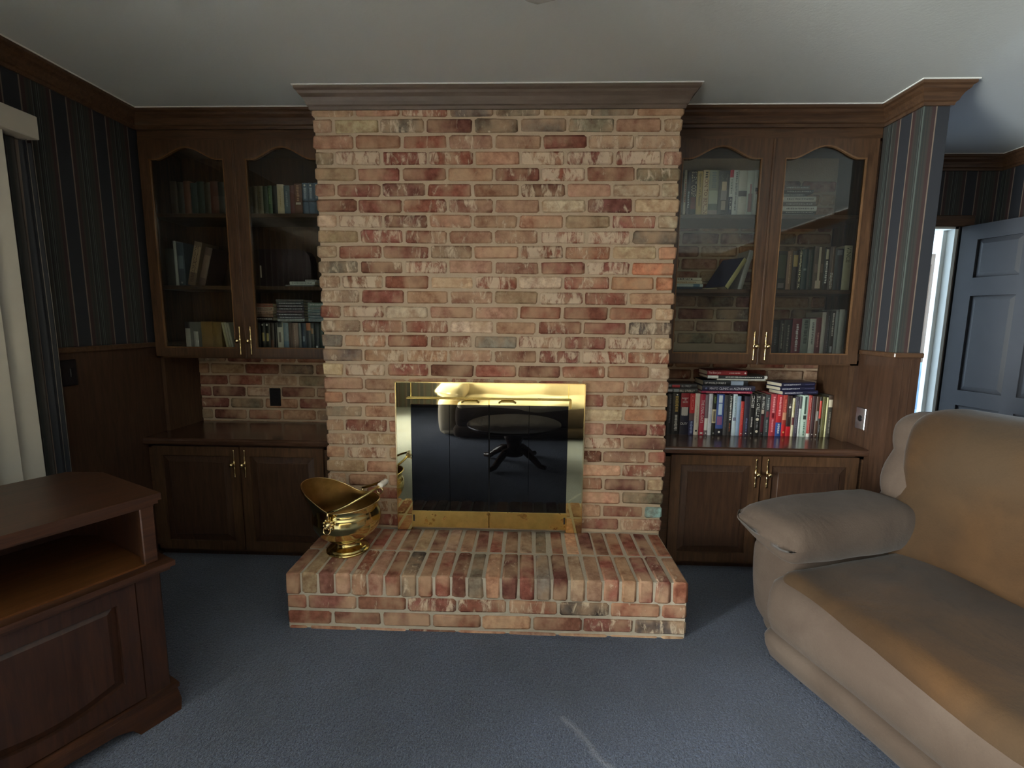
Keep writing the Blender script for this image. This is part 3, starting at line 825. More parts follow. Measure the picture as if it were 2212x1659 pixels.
def book(loc, wd, ht, dp, col, label, group, marks=(), lie=False, lean=0.0, rz=0.0, thick=True):
    """spine towards -Y. marks: ('t', text, z0, z1, frac, rgb) runs down the spine, ('b', z0, z1, rgb) band, ('d', z0, z1, rgb, n) illegible lettering; z as fractions"""
    o_m = MB(); bt = min(0.0028, wd*0.14)
    h = wd/2
    # spine, slightly rounded
    N = 6; sp = []
    for k in range(N+1):
        u = -1 + 2*k/N
        sp.append((u*h, -0.004*(1-u*u)))
    inner = [(x*0.86, y+bt*1.2) for x, y in reversed(sp)]
    o_m.prism(sp + inner, 'z', 0, ht)
    o_m.box(-h, -h+bt, 0, dp, 0, ht); o_m.box(h-bt, h, 0, dp, 0, ht)
    o = o_m.build('book', 'book_cover', color=S(*col))
    tag(o, label, 'book', group)
    ins = 0.004 if thick else 0.001
    MB().box(-h+bt, h-bt, 0.003, dp-ins, ins, ht-ins).build('pages', 'book_pages', o, world=False)
    def yy(x): return -0.004*(1-min(1, abs(x/h))**2) - 0.0005
    for mk in marks:
        if mk[0] == 'b':
            z0, z1, c = mk[1]*ht, mk[2]*ht, mk[3]
            ws = mk[4] if len(mk) > 4 else 1.0
            pts = [(x*ws, y-0.0004) for x, y in sp]
            vs = [(x, yy(x), z) for z in (z0, z1) for x, y in pts]; n = len(pts)
            fs = [(i, i+1, n+i+1, n+i) for i in range(n-1)]
            b = MB().add(vs, fs).build('spine_band', 'print_ink', o, world=False, color=S(*c), normals=False)
        elif mk[0] == 't':
            pts, fs, tw, th = text_mesh(mk[1]); z0, z1, fr, c = mk[2]*ht, mk[3]*ht, mk[4], mk[5]
            sz = min((z1-z0)/tw, wd*fr/th); sy = wd*fr/th
            sy = min(sy, sz*1.9)
            szl = (z1-z0)/tw
            szl = min(szl, sy*1.3)
            vs = []
            for a, b in pts:          # reads from top to bottom
                x = (b*sy - th*sy/2); z = z1 - a*szl
                vs.append((x, yy(x)-0.0004, z))
            MB().add(vs, fs).build('title', 'print_ink', o, world=False, color=S(*c), normals=False)
        elif mk[0] == 'h':            # upright word across the spine
            pts, fs, tw, th = text_mesh(mk[1]); zc, fr, c = mk[2]*ht, mk[3], mk[4]
            s_ = wd*fr/tw
            vs = [(a*s_ - tw*s_/2, yy(a*s_ - tw*s_/2)-0.0006, zc + b*s_*1.3) for a, b in pts]
            MB().add(vs, fs).build('title', 'print_ink', o, world=False, color=S(*c), normals=False)
        elif mk[0] == 'd':
            z0, z1, c = mk[1]*ht, mk[2]*ht, mk[3]; fr = mk[4] if len(mk) > 4 else 0.4
            rr = random.Random(int(z0*1e5) + int(wd*1e6)); mm = MB(); z = z1
            while z > z0:
                ln = rr.uniform(0.003, 0.008); a = -wd*fr/2*rr.uniform(.6, 1); b = wd*fr/2*rr.uniform(.6, 1)
                mm.add([(a, yy(a)-0.0004, z-ln), (b, yy(b)-0.0004, z-ln), (b, yy(b)-0.0004, z), (a, yy(a)-0.0004, z)], [(0, 1, 2, 3)])
                z -= ln + rr.uniform(0.0015, 0.004)
            mm.build('lettering', 'print_ink', o, world=False, color=S(*c), normals=False)
        elif mk[0] == 'o':            # round emblem
            zc, fr, c = mk[1]*ht, mk[2], mk[3]; r_ = wd*fr/2
            vs = [(r_*math.cos(a), yy(r_*math.cos(a))-0.0008, zc + r_*math.sin(a)) for a in [2*math.pi*i/14 for i in range(14)]]
            MB().add(vs, [tuple(range(14))]).build('emblem', 'print_ink', o, world=False, color=S(*c), normals=False)
    if lie:      # thickness upright, top of the book to the left
        o.matrix_world = Matrix.Translation(loc) @ Matrix.Rotation(rz, 4, 'Z') @ Matrix.Translation((ht, 0, wd/2)) @ Matrix.Rotation(math.radians(-90), 4, 'Y')
    else:
        o.matrix_world = Matrix.Translation(loc) @ Matrix.Rotation(rz, 4, 'Z') @ Matrix.Rotation(lean, 4, 'Y')
    return o

W_, K_, GD, CR, RD, GY = (236, 234, 226), (30, 28, 30), (190, 160, 90), (224, 212, 184), (190, 44, 48), (130, 130, 132)
def row(x0, x1, yf, z, items, where, group, dmax, rnd=0.006):
    tot = sum(i[0] for i in items); k = (x1-x0)/tot; x = x0
    for n, it in enumerate(items):
        wd = it[0]*k - 0.0012
        dp = min(dmax, it[1]*0.68)
        lab = '%s, %s %s' % (it[3], ORD[n], where)
        book((x + it[0]*k/2, yf + R.uniform(0, rnd), z), wd, it[1], dp, it[2], lab, group, it[4] if len(it) > 4 else ())
        x += it[0]*k

# ---- long row in the open niche beside the sofa
niche = [
 (.033, .244, K_, 'black hardback with grey lettering', [('d', .3, .95, (110, 108, 112), .3)]),
 (.044, .246, (28, 26, 26), 'thick black hardback with gold title', [('d', .55, .93, GD, .5), ('d', .1, .48, (214, 208, 196), .45), ('o', .965, .2, W_)]),
 (.050, .247, (30, 30, 52), 'red and navy biography with spine portrait', [('b', .66, 1, (152, 40, 48)), ('b', .46, .67, (196, 190, 182), .75), ('b', .37, .48, (40, 40, 60)), ('h', 'ROBERT', .86, .72, W_), ('h', 'M', .815, .16, W_), ('h', 'GATES', .77, .6, W_), ('h', 'DUTY', .24, .8, W_)]),
 (.031, .246, (40, 44, 92), 'paperback with red top and navy foot', [('b', .52, 1, (206, 52, 54)), ('b', .35, .53, (110, 86, 84)), ('d', .6, .95, (240, 150, 140), .5), ('d', .05, .33, (150, 160, 200), .5)]),
 (.029, .246, (230, 218, 198), 'cream hardback with faint title', [('d', .3, .7, (190, 170, 150), .3), ('b', .08, .12, K_, .4)]),
 (.029, .242, (186, 40, 68), 'crimson hardback with white capitals', [('t', 'THE FINAL DAYS', .3, .86, .55, W_), ('b', .03, .07, W_, .5)]),
 (.021, .240, (136, 118, 124), 'mauve grey paperback with white foot', [('b', .12, .42, W_), ('o', .05, .4, W_)]),
 (.022, .246, (232, 234, 238), 'white paperback with pale spine', [('d', .3, .9, (190, 188, 206), .3)]),
 (.023, .240, (34, 36, 34), 'black paperback with cream block', [('b', .3, .64, (214, 204, 164)), ('b', .34, .6, (120, 108, 90), .6), ('d', .8, .95, (130, 150, 84), .5), ('o', .05, .4, (170, 170, 160))]),
 (.043, .244, (66, 98, 176), 'thick blue paperback with white blocks', [('b', .79, .97, (228, 238, 244), .5), ('b', .5, .77, (208, 226, 240), .5), ('b', .25, .46, (150, 96, 140), .7), ('b', 0, .16, (36, 36, 44)), ('o', .08, .3, W_)]),
 (.025, .240, (66, 64, 66), 'dark grey paperback', [('d', .2, .9, (96, 94, 96), .3)]),
 (.024, .243, K_, 'narrow black paperback with white lettering', [('d', .45, .95, W_, .45), ('o', .39, .4, W_), ('d', .1, .3, (160, 90, 60), .4)]),
 (.023, .245, (214, 232, 240), 'pale blue white paperback', [('d', .35, .95, (120, 150, 170), .25), ('b', .36, .44, (110, 100, 130), .7)]),
 (.022, .233, (156, 182, 212), 'light blue paperback', []),
 (.021, .203, (204, 54, 52), 'short red paperback', [('d', .3, .8, (230, 110, 90), .3), ('o', .06, .35, W_)]),
 (.031, .232, (52, 46, 66), 'dark purple paperback', [('d', .1, .45, (120, 130, 170), .35), ('o', .06, .25, W_)]),
 (.029, .246, (26, 26, 28), 'black hardback with two line white title', [('d', .68, .96, W_, .7), ('d', .2, .45, (220, 214, 206), .3), ('o', .06, .25, W_)]),
 (.030, .247, (22, 22, 24), 'black hardback with white capitals and round emblems', [('t', "BILL O'REILLY", .46, .95, .62, W_), ('o', .4, .62, (214, 206, 188)), ('o', .11, .55, (214, 206, 188)), ('d', .18, .34, GY, .4)]),
 (.026, .244, (30, 26, 28), 'black hardback with pale figure and red foot', [('t', "BILL O'REILLY", .66, .95, .5, W_), ('b', .54, .64, (190, 176, 160), .6), ('b', .1, .5, (86, 34, 44), .6), ('o', .06, .3, GY)]),
 (.030, .243, (62, 70, 74), 'slate grey hardback with faded lettering', [('d', .65, .93, (170, 176, 176), .4), ('b', .46, .6, (130, 56, 64), .5), ('d', .1, .4, (140, 146, 146), .4)]),
 (.036, .247, (196, 62, 74), 'rose red hardback with pink capitals', [('d', .58, .94, (244, 176, 176), .4), ('b', .44, .55, (120, 20, 34), .4), ('d', .1, .4, (240, 160, 166), .35)]),
 (.034, .246, (206, 40, 50), 'bright red hardback with blue foot', [('d', .5, .94, (248, 176, 176), .4), ('b', 0, .33, (52, 88, 160)), ('d', .06, .3, W_, .4)]),
 (.026, .243, (176, 56, 46), 'red brown paperback with cream figures', [('d', .6, .9, (220, 120, 100), .4), ('b', .4, .58, (206, 150, 116), .8), ('b', 0, .28, (190, 28, 34), 1), ('o', .1, .4, (230, 190, 120))]),
 (.028, .240, (50, 28, 26), 'dark brown paperback with red foot', [('b', 0, .24, (196, 30, 42), 1), ('d', .5, .8, (110, 100, 96), .4), ('o', .72, .5, W_)]),
 (.015, .226, (222, 214, 176), 'thin cream paperback', [('b', .3, .5, (100, 40, 40)), ('d', .6, .9, (170, 150, 60), .3)]),
 (.022, .234, (72, 66, 82), 'dusky purple paperback', [('d', .1, .9, (130, 124, 140), .3)]),
 (.016, .236, (228, 236, 232), 'thin white paperback', [('b', .7, 1, (90, 84, 90)), ('d', .1, .5, (150, 160, 156), .3)]),
 (.034, .243, (206, 226, 212), 'pale green hardback with dark block capitals', [('b', .55, .97, (70, 90, 78), .34), ('b', .42, .52, (50, 60, 54), .5), ('d', .06, .36, (60, 110, 90), .34)]),
 (.021, .243, (182, 66, 62), 'red paperback with white edge stripe', [('b', 0, .08, W_), ('d', .1, .95, (240, 210, 190), .12)]),
 (.022, .240, (64, 44, 48), 'dark maroon paperback', [('d', .2, .9, (96, 60, 64), .3), ('o', .06, .3, W_)]),
 (.020, .238, (84, 58, 44), 'brown paperback with grey label', [('b', .4, .64, (150, 150, 144), .6), ('o', .06, .35, W_)]),
 (.016, .236, (48, 42, 38), 'thin dark paperback with red label', [('b', .46, .9, (206, 72, 62), .9), ('d', .1, .3, GY, .4)]),
 (.022, .236, (96, 92, 54), 'olive green paperback', [('d', .2, .9, (130, 128, 80), .3)]),
 (.013, .232, (226, 222, 168), 'thin pale yellow paperback', []),
 (.025, .244, (66, 62, 54), 'dark paperback with cream top', [('b', .72, .9, (206, 196, 172), .9), ('b', .9, 1, (70, 54, 44)), ('d', .1, .6, (130, 126, 116), .4)]),
]
ZN = 0.705
row(0.986, 1.935, 0.364, ZN, niche, 'from the chimney on the counter', 'books standing on the open counter', 0.172)
# ---- books lying on that row
top = ZN + 0.2475
def flat(x0, x1, yf, z, th, col, label, group, marks=(), dp=0.15, rz=0.0):
    return book((x0, yf, z), th-0.0006, x1-x0, dp, col, label, group, marks, lie=True, rz=rz)
GL = 'books lying on the counter row'
flat(.985, 1.158, .372, top, .026, (62, 60, 56), 'dark grey hardback with white label, under its twin beside the chimney', GL, [('b', .62, .8, (150, 154, 152), .6), ('b', .84, .99, (170, 166, 168), .5), ('t', "BILL O'REILLY", .1, .6, .5, (220, 214, 196))])
flat(.983, 1.154, .374, top+.026, .027, (54, 52, 52), 'dark grey hardback with red label, lying topmost beside the chimney', GL, [('b', .58, .84, (186, 64, 66), .6), ('t', "BILL O'REILLY", .2, .52, .5, (190, 188, 184)), ('b', .87, .99, (130, 128, 124), .4)])
z = top
for x0, x1, th, col, lab, mk in (
    (1.178, 1.470, .014, (176, 40, 84), 'thin crimson paperback lying at the bottom of the tall pile', [('d', .05, .9, (240, 180, 170), .45)]),
    (1.182, 1.484, .031, (48, 46, 74), 'navy paperback with health title lying in the tall pile', [('t', "MAYO CLINIC on ALZHEIMER'S", .08, .86, .45, (226, 226, 232)), ('o', .93, .4, (110, 120, 160))]),
    (1.186, 1.440, .032, (34, 38, 44), 'black war history lying in the tall pile', [('t', 'OF WORLD WAR II', .5, .97, .36, W_), ('b', .1, .38, (160, 176, 196), .8)]),
    (1.262, 1.537, .011, (226, 224, 216), 'thin white booklet sticking out of the tall pile', []),
    (1.206, 1.545, .018, (54, 56, 58), 'black and white paperback jutting from the tall pile', [('b', .82, 1, (228, 232, 226)), ('b', 0, .05, W_), ('d', .1, .7, (206, 206, 200), .5)]),
    (1.206, 1.432, .027, (150, 44, 50), 'dark red paperback lying on top of the tall pile', [('t', 'The Blue Jade', .66, .97, .6, (240, 214, 206)), ('d', .2, .45, (230, 200, 190), .25), ('o', .05, .4, W_)])):
    flat(x0, x1, .366 + R.uniform(-.006, .006), z, th, col, lab, GL, mk); z += th
z = ZN + 0.245
for k, (lab, dx, rz) in enumerate((('navy hardback at the bottom of the slanted trio of navy books', .01, 12), ('navy hardback in the middle of the slanted trio of navy books', -.006, 13), ('navy hardback with dark cover on top of the slanted trio of navy books', .0, 15))):
    flat(1.625+dx, 1.855+dx, .352, z, .0235, (38, 40, 76), lab, GL, [('d', .45, .95, (214, 216, 226), .35), ('d', .05, .3, (110, 112, 150), .2)], .12, math.radians(rz)); z += .0235

# ---- upper cabinet beside the sofa
g1 = [(.015, .240, (222, 212, 194), 'thin cream paperback', [('d', .3, .8, (170, 70, 70), .4)]),
      (.020, .232, (82, 78, 88), 'narrow slate paperback', [('d', .2, .55, (190, 196, 206), .5)]),
      (.033, .236, (60, 52, 58), 'dark hardback with large cream capitals', [('t', 'SILENT COUP', .44, .98, .8, (226, 214, 190)), ('b', .16, .42, (112, 50, 54), .8)]),
      (.030, .234, (228, 200, 130), 'yellow hardback with dark script', [('t', 'Question of a Nation', .06, .95, .42, (52, 40, 30))]),
      (.032, .240, (234, 208, 164), 'buff hardback with rust capitals', [('t', 'ON TO BERLIN', .06, .8, .6, (120, 60, 48)), ('d', .82, .96, (60, 50, 50), .5)]),
      (.050, .240, (156, 160, 146), 'thick sage hardback with a pale landscape', [('b', .28, .56, (184, 190, 172), .9), ('b', .14, .27, (104, 112, 106)), ('b', 0, .13, (160, 146, 140)), ('d', .62, .96, (120, 128, 132), .5)]),
      (.055, .236, (56, 52, 50), 'thick dark hardback with a soldier figure', [('b', .56, .76, (206, 184, 156), .45), ('b', .36, .58, (150, 144, 144), .55), ('b', .14, .34, (170, 156, 142), .4), ('d', .8, .92, (110, 104, 96), .7)]),
      (.020, .240, (232, 234, 232), 'narrow white and navy paperback with red top', [('b', .84, 1, (196, 50, 76)), ('b', 0, .42, (48, 48, 76)), ('d', .16, .38, W_, .5), ('d', .5, .8, (100, 116, 110), .4)]),
      (.030, .240, (216, 220, 220), 'pale grey white hardback', [('d', .15, .95, (110, 112, 120), .35)]),
      (.043, .238, (218, 216, 208), 'thick ivory hardback with dark middle band', [('b', .44, .56, (84, 76, 82)), ('d', .3, .42, (190, 188, 170), .4)]),
      (.036, .238, (206, 214, 208), 'pale green white hardback with rose band', [('b', .1, .5, (140, 104, 110), .6), ('b', .1, .7, (160, 110, 116), .25)]),
      (.038, .240, (222, 226, 218), 'bright white hardback', [('b', .54, .62, (70, 60, 70), .7), ('b', .48, .54, (170, 140, 136), .5), ('d', .05, .95, (170, 176, 168), .2)])]
row(0.998, 1.412, .312, 1.93, g1, 'from the chimney, top shelf beside sofa', 'books on the top shelf beside the sofa', .16)
z = 1.93
for n, (x1, th, col, nm) in enumerate(((1.712, .017, (230, 226, 216), 'white book'), (1.714, .014, (52, 50, 50), 'black book'), (1.716, .026, (232, 232, 226), 'wide white book'), (1.712, .022, (110, 96, 88), 'taupe book'),
        (1.708, .028, (214, 210, 198), 'thick ivory book'), (1.648, .016, (104, 104, 106), 'short grey book'), (1.69, .018, (70, 60, 58), 'dark brown book'), (1.672, .022, (126, 98, 84), 'tan book'))):
    flat(1.515, x1, .33 + R.uniform(-.008, .008), z, th, col, '%s, %s from the bottom of the flat pile on the top shelf' % (nm, ORD[n]), 'flat pile on the top shelf', [('d', .1, .8, (120, 116, 112) if col[0] > 150 else (180, 176, 168), .35)])
    z += th
z = 1.54
for n, (x1, th, col, nm, mk) in enumerate(((1.125, .013, (46, 58, 82), 'thin navy book', []), (1.128, .017, (196, 206, 204), 'pale teal paperback', [('b', .1, .3, (90, 120, 140), .9)]), (1.122, .017, (220, 206, 178), 'cream paperback', [('d', .2, .8, (170, 130, 90), .4)]), (1.118, .017, (226, 214, 190), 'dark titled cream paperback', [('d', .3, .95, (60, 50, 46), .6)]))):
    flat(.95, x1, .305, z, th, col, '%s, %s from bottom of the small pile beside the leaning navy book' % (nm, ORD[n]), 'small pile on the middle shelf', mk); z += th
book((1.258, .312, 1.5495), .03, .205, .15, (44, 58, 96), 'navy hardback with pale yellow edge leaning on the middle shelf', 'leaning books on the middle shelf', [('b', 0, 1, (216, 208, 150), .9)], lean=math.radians(38), rz=math.radians(24))
book((1.362, .385, 1.543), .026, .225, .145, (206, 206, 202), 'large white book leaning behind the navy book', 'leaning books on the middle shelf', [], lean=math.radians(14))
flat(1.135, 1.205, .3, 1.54, .009, (206, 190, 160), 'tiny cream booklet lying before the leaning navy book', 'small pile on the middle shelf', [], .1)
g2 = [(.054, .207, (40, 40, 34), 'thick black hardback with green leaves', [('b', .3, .9, (70, 74, 56), .7), ('b', .05, .18, (110, 100, 98), .6)]),
      (.030, .208, (150, 116, 92), 'tan hardback', [('d', .2, .9, (190, 160, 130), .2)]),
      (.030, .208, (54, 44, 38), 'dark hardback with yellow picture', [('b', .6, .9, (176, 150, 90), .8)]),
      (.021, .214, (34, 34, 34), 'narrow black book with cream blocks', [('d', .05, .98, (214, 206, 170), .6)]),
      (.030, .218, (52, 76, 76), 'teal hardback', [('b', .48, .53, (120, 140, 136), .5)]),
      (.030, .216, (36, 50, 44), 'dark green hardback', [('d', .1, .9, (70, 90, 80), .15)]),
      (.056, .234, (96, 78, 64), 'thick brown hardback with white figure', [('b', .1, .98, (206, 190, 166), .22), ('b', .04, .22, (214, 190, 168), .5), ('b', .4, .6, (120, 96, 84), .8)]),
      (.024, .222, (36, 34, 36), 'narrow black book with white words', [('d', .2, .7, W_, .5), ('b', .74, .98, (196, 186, 160), .6)]),
      (.030, .232, (96, 76, 64), 'brown book with white script', [('d', .05, .4, W_, .5), ('b', .02, .98, (150, 126, 110), .15)]),
      (.045, .222, (40, 44, 54), 'thick navy hardback', [('b', .84, .96, (110, 116, 126), .6)]),
      (.043, .238, (214, 208, 178), 'ivory hardback with dark capitals', [('t', 'VINCE', .62, .97, .55, (96, 98, 90))])]
row(1.518, 1.915, .30, 1.54, g2, 'from the door stile on the middle shelf', 'books on the middle shelf beside the sofa', .16)
g3 = [(.043, .188, (34, 34, 36), 'thick black book', [('d', .3, .8, (80, 80, 84), .3)]), (.022, .19, (44, 42, 42), 'narrow black book', [('d', .2, .9, (150, 146, 130), .4)]),
      (.043, .192, (46, 44, 46), 'charcoal book', [('d', .1, .85, (130, 126, 116), .25)]), (.050, .2, (122, 38, 56), 'maroon hardback with white script', [('d', .12, .85, (232, 220, 222), .3)]),
      (.043, .2, (134, 142, 136), 'grey green hardback', [('d', .3, .95, (70, 76, 76), .5)]), (.034, .2, (222, 222, 216), 'white hardback', [('d', .3, .9, (130, 130, 130), .35)]),
      (.030, .206, (124, 44, 58), 'narrow maroon book', [('d', .2, .6, (200, 130, 130), .35)]), (.022, .236, (214, 206, 196), 'tall thin white book', []),
      (.022, .238, (58, 54, 66), 'tall navy book', [('d', .1, .9, (110, 106, 120), .3)]), (.026, .244, (48, 44, 48), 'tall dark book with white words', [('d', .45, .95, (226, 216, 210), .4), ('b', .06, .2, (170, 170, 180), .5)]),
      (.020, .246, (176, 182, 182), 'tall silver book', []), (.028, .252, (222, 228, 226), 'tall white book', []), (.014, .246, (110, 114, 108), 'thin grey book', [])]
row(1.52, 1.922, .298, 1.186, g3, 'from the door stile on the bottom shelf', 'books on the bottom shelf beside the sofa', .16)

# ---- upper cabinet beside the blinds
g4 = [(.025, .158, (104, 88, 68), 'faded brown book', []), (.025, .16, (112, 96, 72), 'worn tan book', []), (.026, .162, (126, 112, 84), 'buff book', [('d', .2, .8, (90, 76, 50), .3)]),
      (.022, .16, (52, 66, 44), 'moss green book', []), (.022, .164, (70, 96, 64), 'green book', [('d', .4, .9, (130, 150, 110), .4)]), (.024, .163, (34, 34, 32), 'black book', []),
      (.033, .17, (214, 196, 164), 'cream book', [('d', .3, .8, (170, 150, 110), .2)]), (.030, .164, (92, 108, 120), 'blue grey book', [('d', .3, .8, (150, 160, 170), .3)]),
      (.023, .164, (112, 58, 58), 'maroon book', []), (.036, .172, (116, 76, 58), 'brown hardback', [('d', .5, .95, (190, 150, 120), .4), ('b', .35, .42, (206, 196, 180), .7)])] + \
     [(.028, .178, (96, 116, 140), nm, [('b', .42, .47, (40, 50, 66)), ('o', .92, .35, W_), ('d', .52, .85, (186, 196, 210), .5)]) for nm in ('slate blue volume with white stamps', 'middle slate blue volume', 'outer slate blue volume')] + \
     [(.03, .17, (70, 90, 108), 'dark blue volume', [])]
row(-1.412, -0.965, .325, 1.93, g4, 'from the middle stile, top shelf beside blinds', 'books on the top shelf beside the blinds', .12)
g5 = [(.035, .19, (70, 56, 46), 'dark brown book', []), (.03, .186, (60, 54, 46), 'umber book', []), (.035, .192, (112, 70, 52), 'rust book', []), (.035, .182, (60, 72, 68), 'grey green book', []),
      (.035, .188, (56, 66, 60), 'dark green book', []), (.03, .184, (74, 66, 54), 'olive brown book', []), (.04, .19, (104, 62, 50), 'red brown book', []), (.035, .186, (60, 58, 56), 'charcoal book', []), (.04, .184, (66, 58, 50), 'brown grey book', [])]
row(-1.858, -1.50, .34, 1.93, g5, 'from the blinds side, top shelf beside blinds', 'books on the top shelf beside the blinds', .12)
g6 = [(.05, .21, (60, 58, 54), 'dull grey book', []), (.016, .252, (176, 178, 172), 'thin white magazine', []), (.04, .244, (70, 84, 96), 'blue grey hardback', [('b', .4, .7, (110, 124, 134), .7), ('o', .08, .3, (140, 146, 150))])]
row(-1.91, -1.80, .325, 1.54, g6, 'from the blinds side on the middle shelf', 'books on the middle shelf beside the blinds', .15)
book((-1.768, .325, 1.545), .045, .25, .15, (132, 108, 86), 'large picture book in brown tones leaning on the middle shelf', 'books on the middle shelf beside the blinds', [('b', .3, .9, (164, 140, 112), .9), ('d', .1, .9, (90, 66, 56), .5)], lean=math.radians(14))
book((-1.712, .33, 1.545), .04, .22, .15, (96, 74, 66), 'dark picture book leaning against the brown picture book', 'books on the middle shelf beside the blinds', [('b', .2, .8, (130, 106, 92), .8)], lean=math.radians(16))
bx_ = thing('storage_box', 'dark maroon box with a rounded lid on the shelf above the disc cases', 'box', (-1.27, .46, 1.54))
MB().prism([(-.16, 0), (.15, 0), (.15, .15), (.143, .19), (.12, .215), (.08, .225), (-.16, .225)], 'y', -.018, .066).build('body', 'maroon_board', bx_, world=False)
MB().box(-.155, -.148, -.021, -.016, .06, .13).build('label_strip', 'book_pages', bx_, world=False)
z = 1.54
for n, (x0, x1, th, col, nm) in enumerate(((-1.215, -1.05, .012, (150, 158, 162), 'thin grey case'), (-1.19, -1.045, .018, (206, 210, 208), 'white case'), (-1.10, -1.035, .011, (196, 196, 190), 'small white case'))):
    flat(x0, x1, .32, z, th, col, '%s, %s from the bottom of the pile near the chimney' % (nm, ORD[n]), 'small pile on the blinds cabinet middle shelf', [('d', .1, .9, (120, 124, 126), .4)], .11); z += th
g7 = [(.018, .15, (52, 52, 58), 'dark grey case', []), (.022, .15, (48, 52, 56), 'slate case', []), (.026, .15, (44, 46, 42), 'black case with cream mark', [('b', .3, .62, (190, 170, 110), .5), ('o', .92, .4, W_)]), (.026, .15, (44, 46, 42), 'black case with shorter cream mark', [('b', .3, .6, (190, 170, 110), .5), ('o', .92, .45, W_)]),
      (.024, .15, (64, 52, 44), 'brown black case', [('b', 0, .35, (110, 74, 56), .6)]), (.016, .15, (40, 40, 40), 'thin black case', []), (.033, .156, (212, 206, 186), 'cream box', [('b', .8, 1, (50, 50, 54), .8), ('b', .25, .62, (110, 100, 90), .35)]),
      (.028, .15, (140, 156, 168), 'pale blue case', [('b', 0, .3, (110, 136, 160))]), (.02, .15, (110, 88, 78), 'brown case', []), (.034, .15, (150, 122, 108), 'pink brown case', [('d', .1, .9, (180, 156, 140), .3)]), (.016, .15, (120, 126, 128), 'thin grey case', []),
      (.026, .15, (54, 70, 92), 'steel blue case', [('b', .3, .5, (160, 176, 190), .4)]), (.026, .15, (74, 82, 88), 'grey case with orange top', [('b', .72, 1, (190, 124, 88))]), (.02, .15, (86, 92, 92), 'ash grey case', [('b', .6, .8, (180, 140, 110), .6)]),
      (.026, .15, (50, 60, 66), 'blue black case', [('o', .1, .5, W_)]), (.024, .15, (52, 70, 62), 'dark green case', []), (.016, .155, (130, 142, 140), 'silver case', [])]
row(-1.412, -0.985, .302, 1.186, g7, 'from the middle stile, bottom shelf beside blinds', 'disc cases on the bottom shelf beside the blinds', .13)
def pile(x0, x1, zb, items, where, yf=.305):
    z = zb
    for n, (th, col, nm) in enumerate(items):
        flat(x0 + R.uniform(0, .006), x1 - R.uniform(0, .008), yf + R.uniform(-.004, .004), z, th, col, '%s, %s from the bottom of %s' % (nm, ORD[n], where), 'flat piles above the disc cases', [('d', .08, .9, (190, 190, 194) if col[0] < 120 else (110, 90, 80), .35)], .12)
        z += th
pile(-1.41, -1.285, 1.347, [(.022, (64, 50, 46), 'dark case'), (.018, (150, 116, 98), 'tan book'), (.016, (196, 160, 140), 'pink cream book'), (.022, (202, 176, 156), 'cream book'), (.02, (170, 106, 84), 'brick red book')], 'the pink pile')
pile(-1.27, -1.105, 1.344, [(.016, (176, 184, 184), 'silver case'), (.015, (110, 104, 116), 'mauve case'), (.016, (90, 84, 92), 'grey purple case'), (.016, (120, 102, 112), 'dusty pink case'), (.016, (84, 84, 92), 'slate case'), (.016, (106, 96, 104), 'dull mauve case'), (.016, (96, 100, 104), 'grey case'), (.014, (120, 120, 122), 'ash case')], 'the mauve pile')
pile(-1.088, -.965, 1.344, [(.02, (150, 166, 172), 'pale blue case'), (.016, (110, 124, 132), 'blue grey case'), (.016, (150, 156, 160), 'silver case'), (.016, (120, 140, 146), 'teal grey case'), (.016, (160, 170, 170), 'light grey case'), (.024, (116, 134, 128), 'green grey box')], 'the blue grey pile')
g8 = [(.03, .15, (190, 186, 178), 'white case with dark top', [('b', .76, 1, (50, 36, 40))])]
row(-1.812, -1.782, .302, 1.186, g8, 'beside the tan books', 'books on the bottom shelf beside the blinds', .13)
book((-1.748, .302, 1.186), .026, .096, .1, (196, 194, 188), 'short white case between the white case and the tan books', 'books on the bottom shelf beside the blinds')
for k, (x, wd, h_, col, lab, ln) in enumerate(((-1.682, .066, .152, (156, 122, 70), 'thick tan book beside the short white case', 0), (-1.622, .05, .15, (148, 116, 66), 'tan book between its thicker twin and the cream booklets', 0), (-1.566, .014, .15, (206, 196, 158), 'cream booklet leaning on the tan books', -9), (-1.5505, .014, .15, (196, 190, 170), 'pale booklet between the leaning booklets', -9), (-1.5355, .013, .146, (190, 184, 166), 'thin pale booklet leaning beside the cabinet pull', -9))):
    book((x, .302, 1.187), wd, h_, .12, col, lab, 'books on the bottom shelf beside the blinds', [], lean=math.radians(ln))

# ================================================================ MEDIA CONSOLE (left foreground)
con = thing('media_console', 'dark cherry wood corner media console with open shelf and panelled door', 'tv stand', (-1.305, -1.437, 0), math.radians(62.4))
def poly(off=0.0, fr=0.0):
    a = off
    return [(-.55-a, -fr), (.55+a, -fr), (.55+a, .40+a*.5), (.49+a*.5, .51+a), (-.1, .51+a), (-.55-a, .17)]
def slab(z0, z1, off, fr): return MB().prism(poly(off, fr), 'z', z0, z1)
m = slab(.768, .79, .012, .012); o = m.build('top', 'console_wood', con, world=False)
slab(.756, .768, .004, .006).build('top_moulding', 'console_wood', con, world=False)
slab(.748, .756, -.006, -.002).build('top_apron', 'console_wood', con, world=False)
MB().box(.505, .545, .004, .03, .556, .75, .003).build('post', 'console_wood', con, world=False)
MB().box(-.545, -.505, .004, .03, .556, .75, .003).build('post', 'console_wood', con, world=False)
MB().box(.525, .545, .03, .40, .556, .75).build('side_panel', 'console_front', con, world=False)
MB().box(-.545, -.525, .03, .17, .556, .75).build('side_panel', 'console_front', con, world=False)
MB().prism([(.545, .40), (.485, .505), (-.1, .505), (-.545, .17), (-.53, .165), (-.09, .49), (.475, .49), (.53, .395)], 'z', .556, .75).build('back_panel', 'console_front', con, world=False)
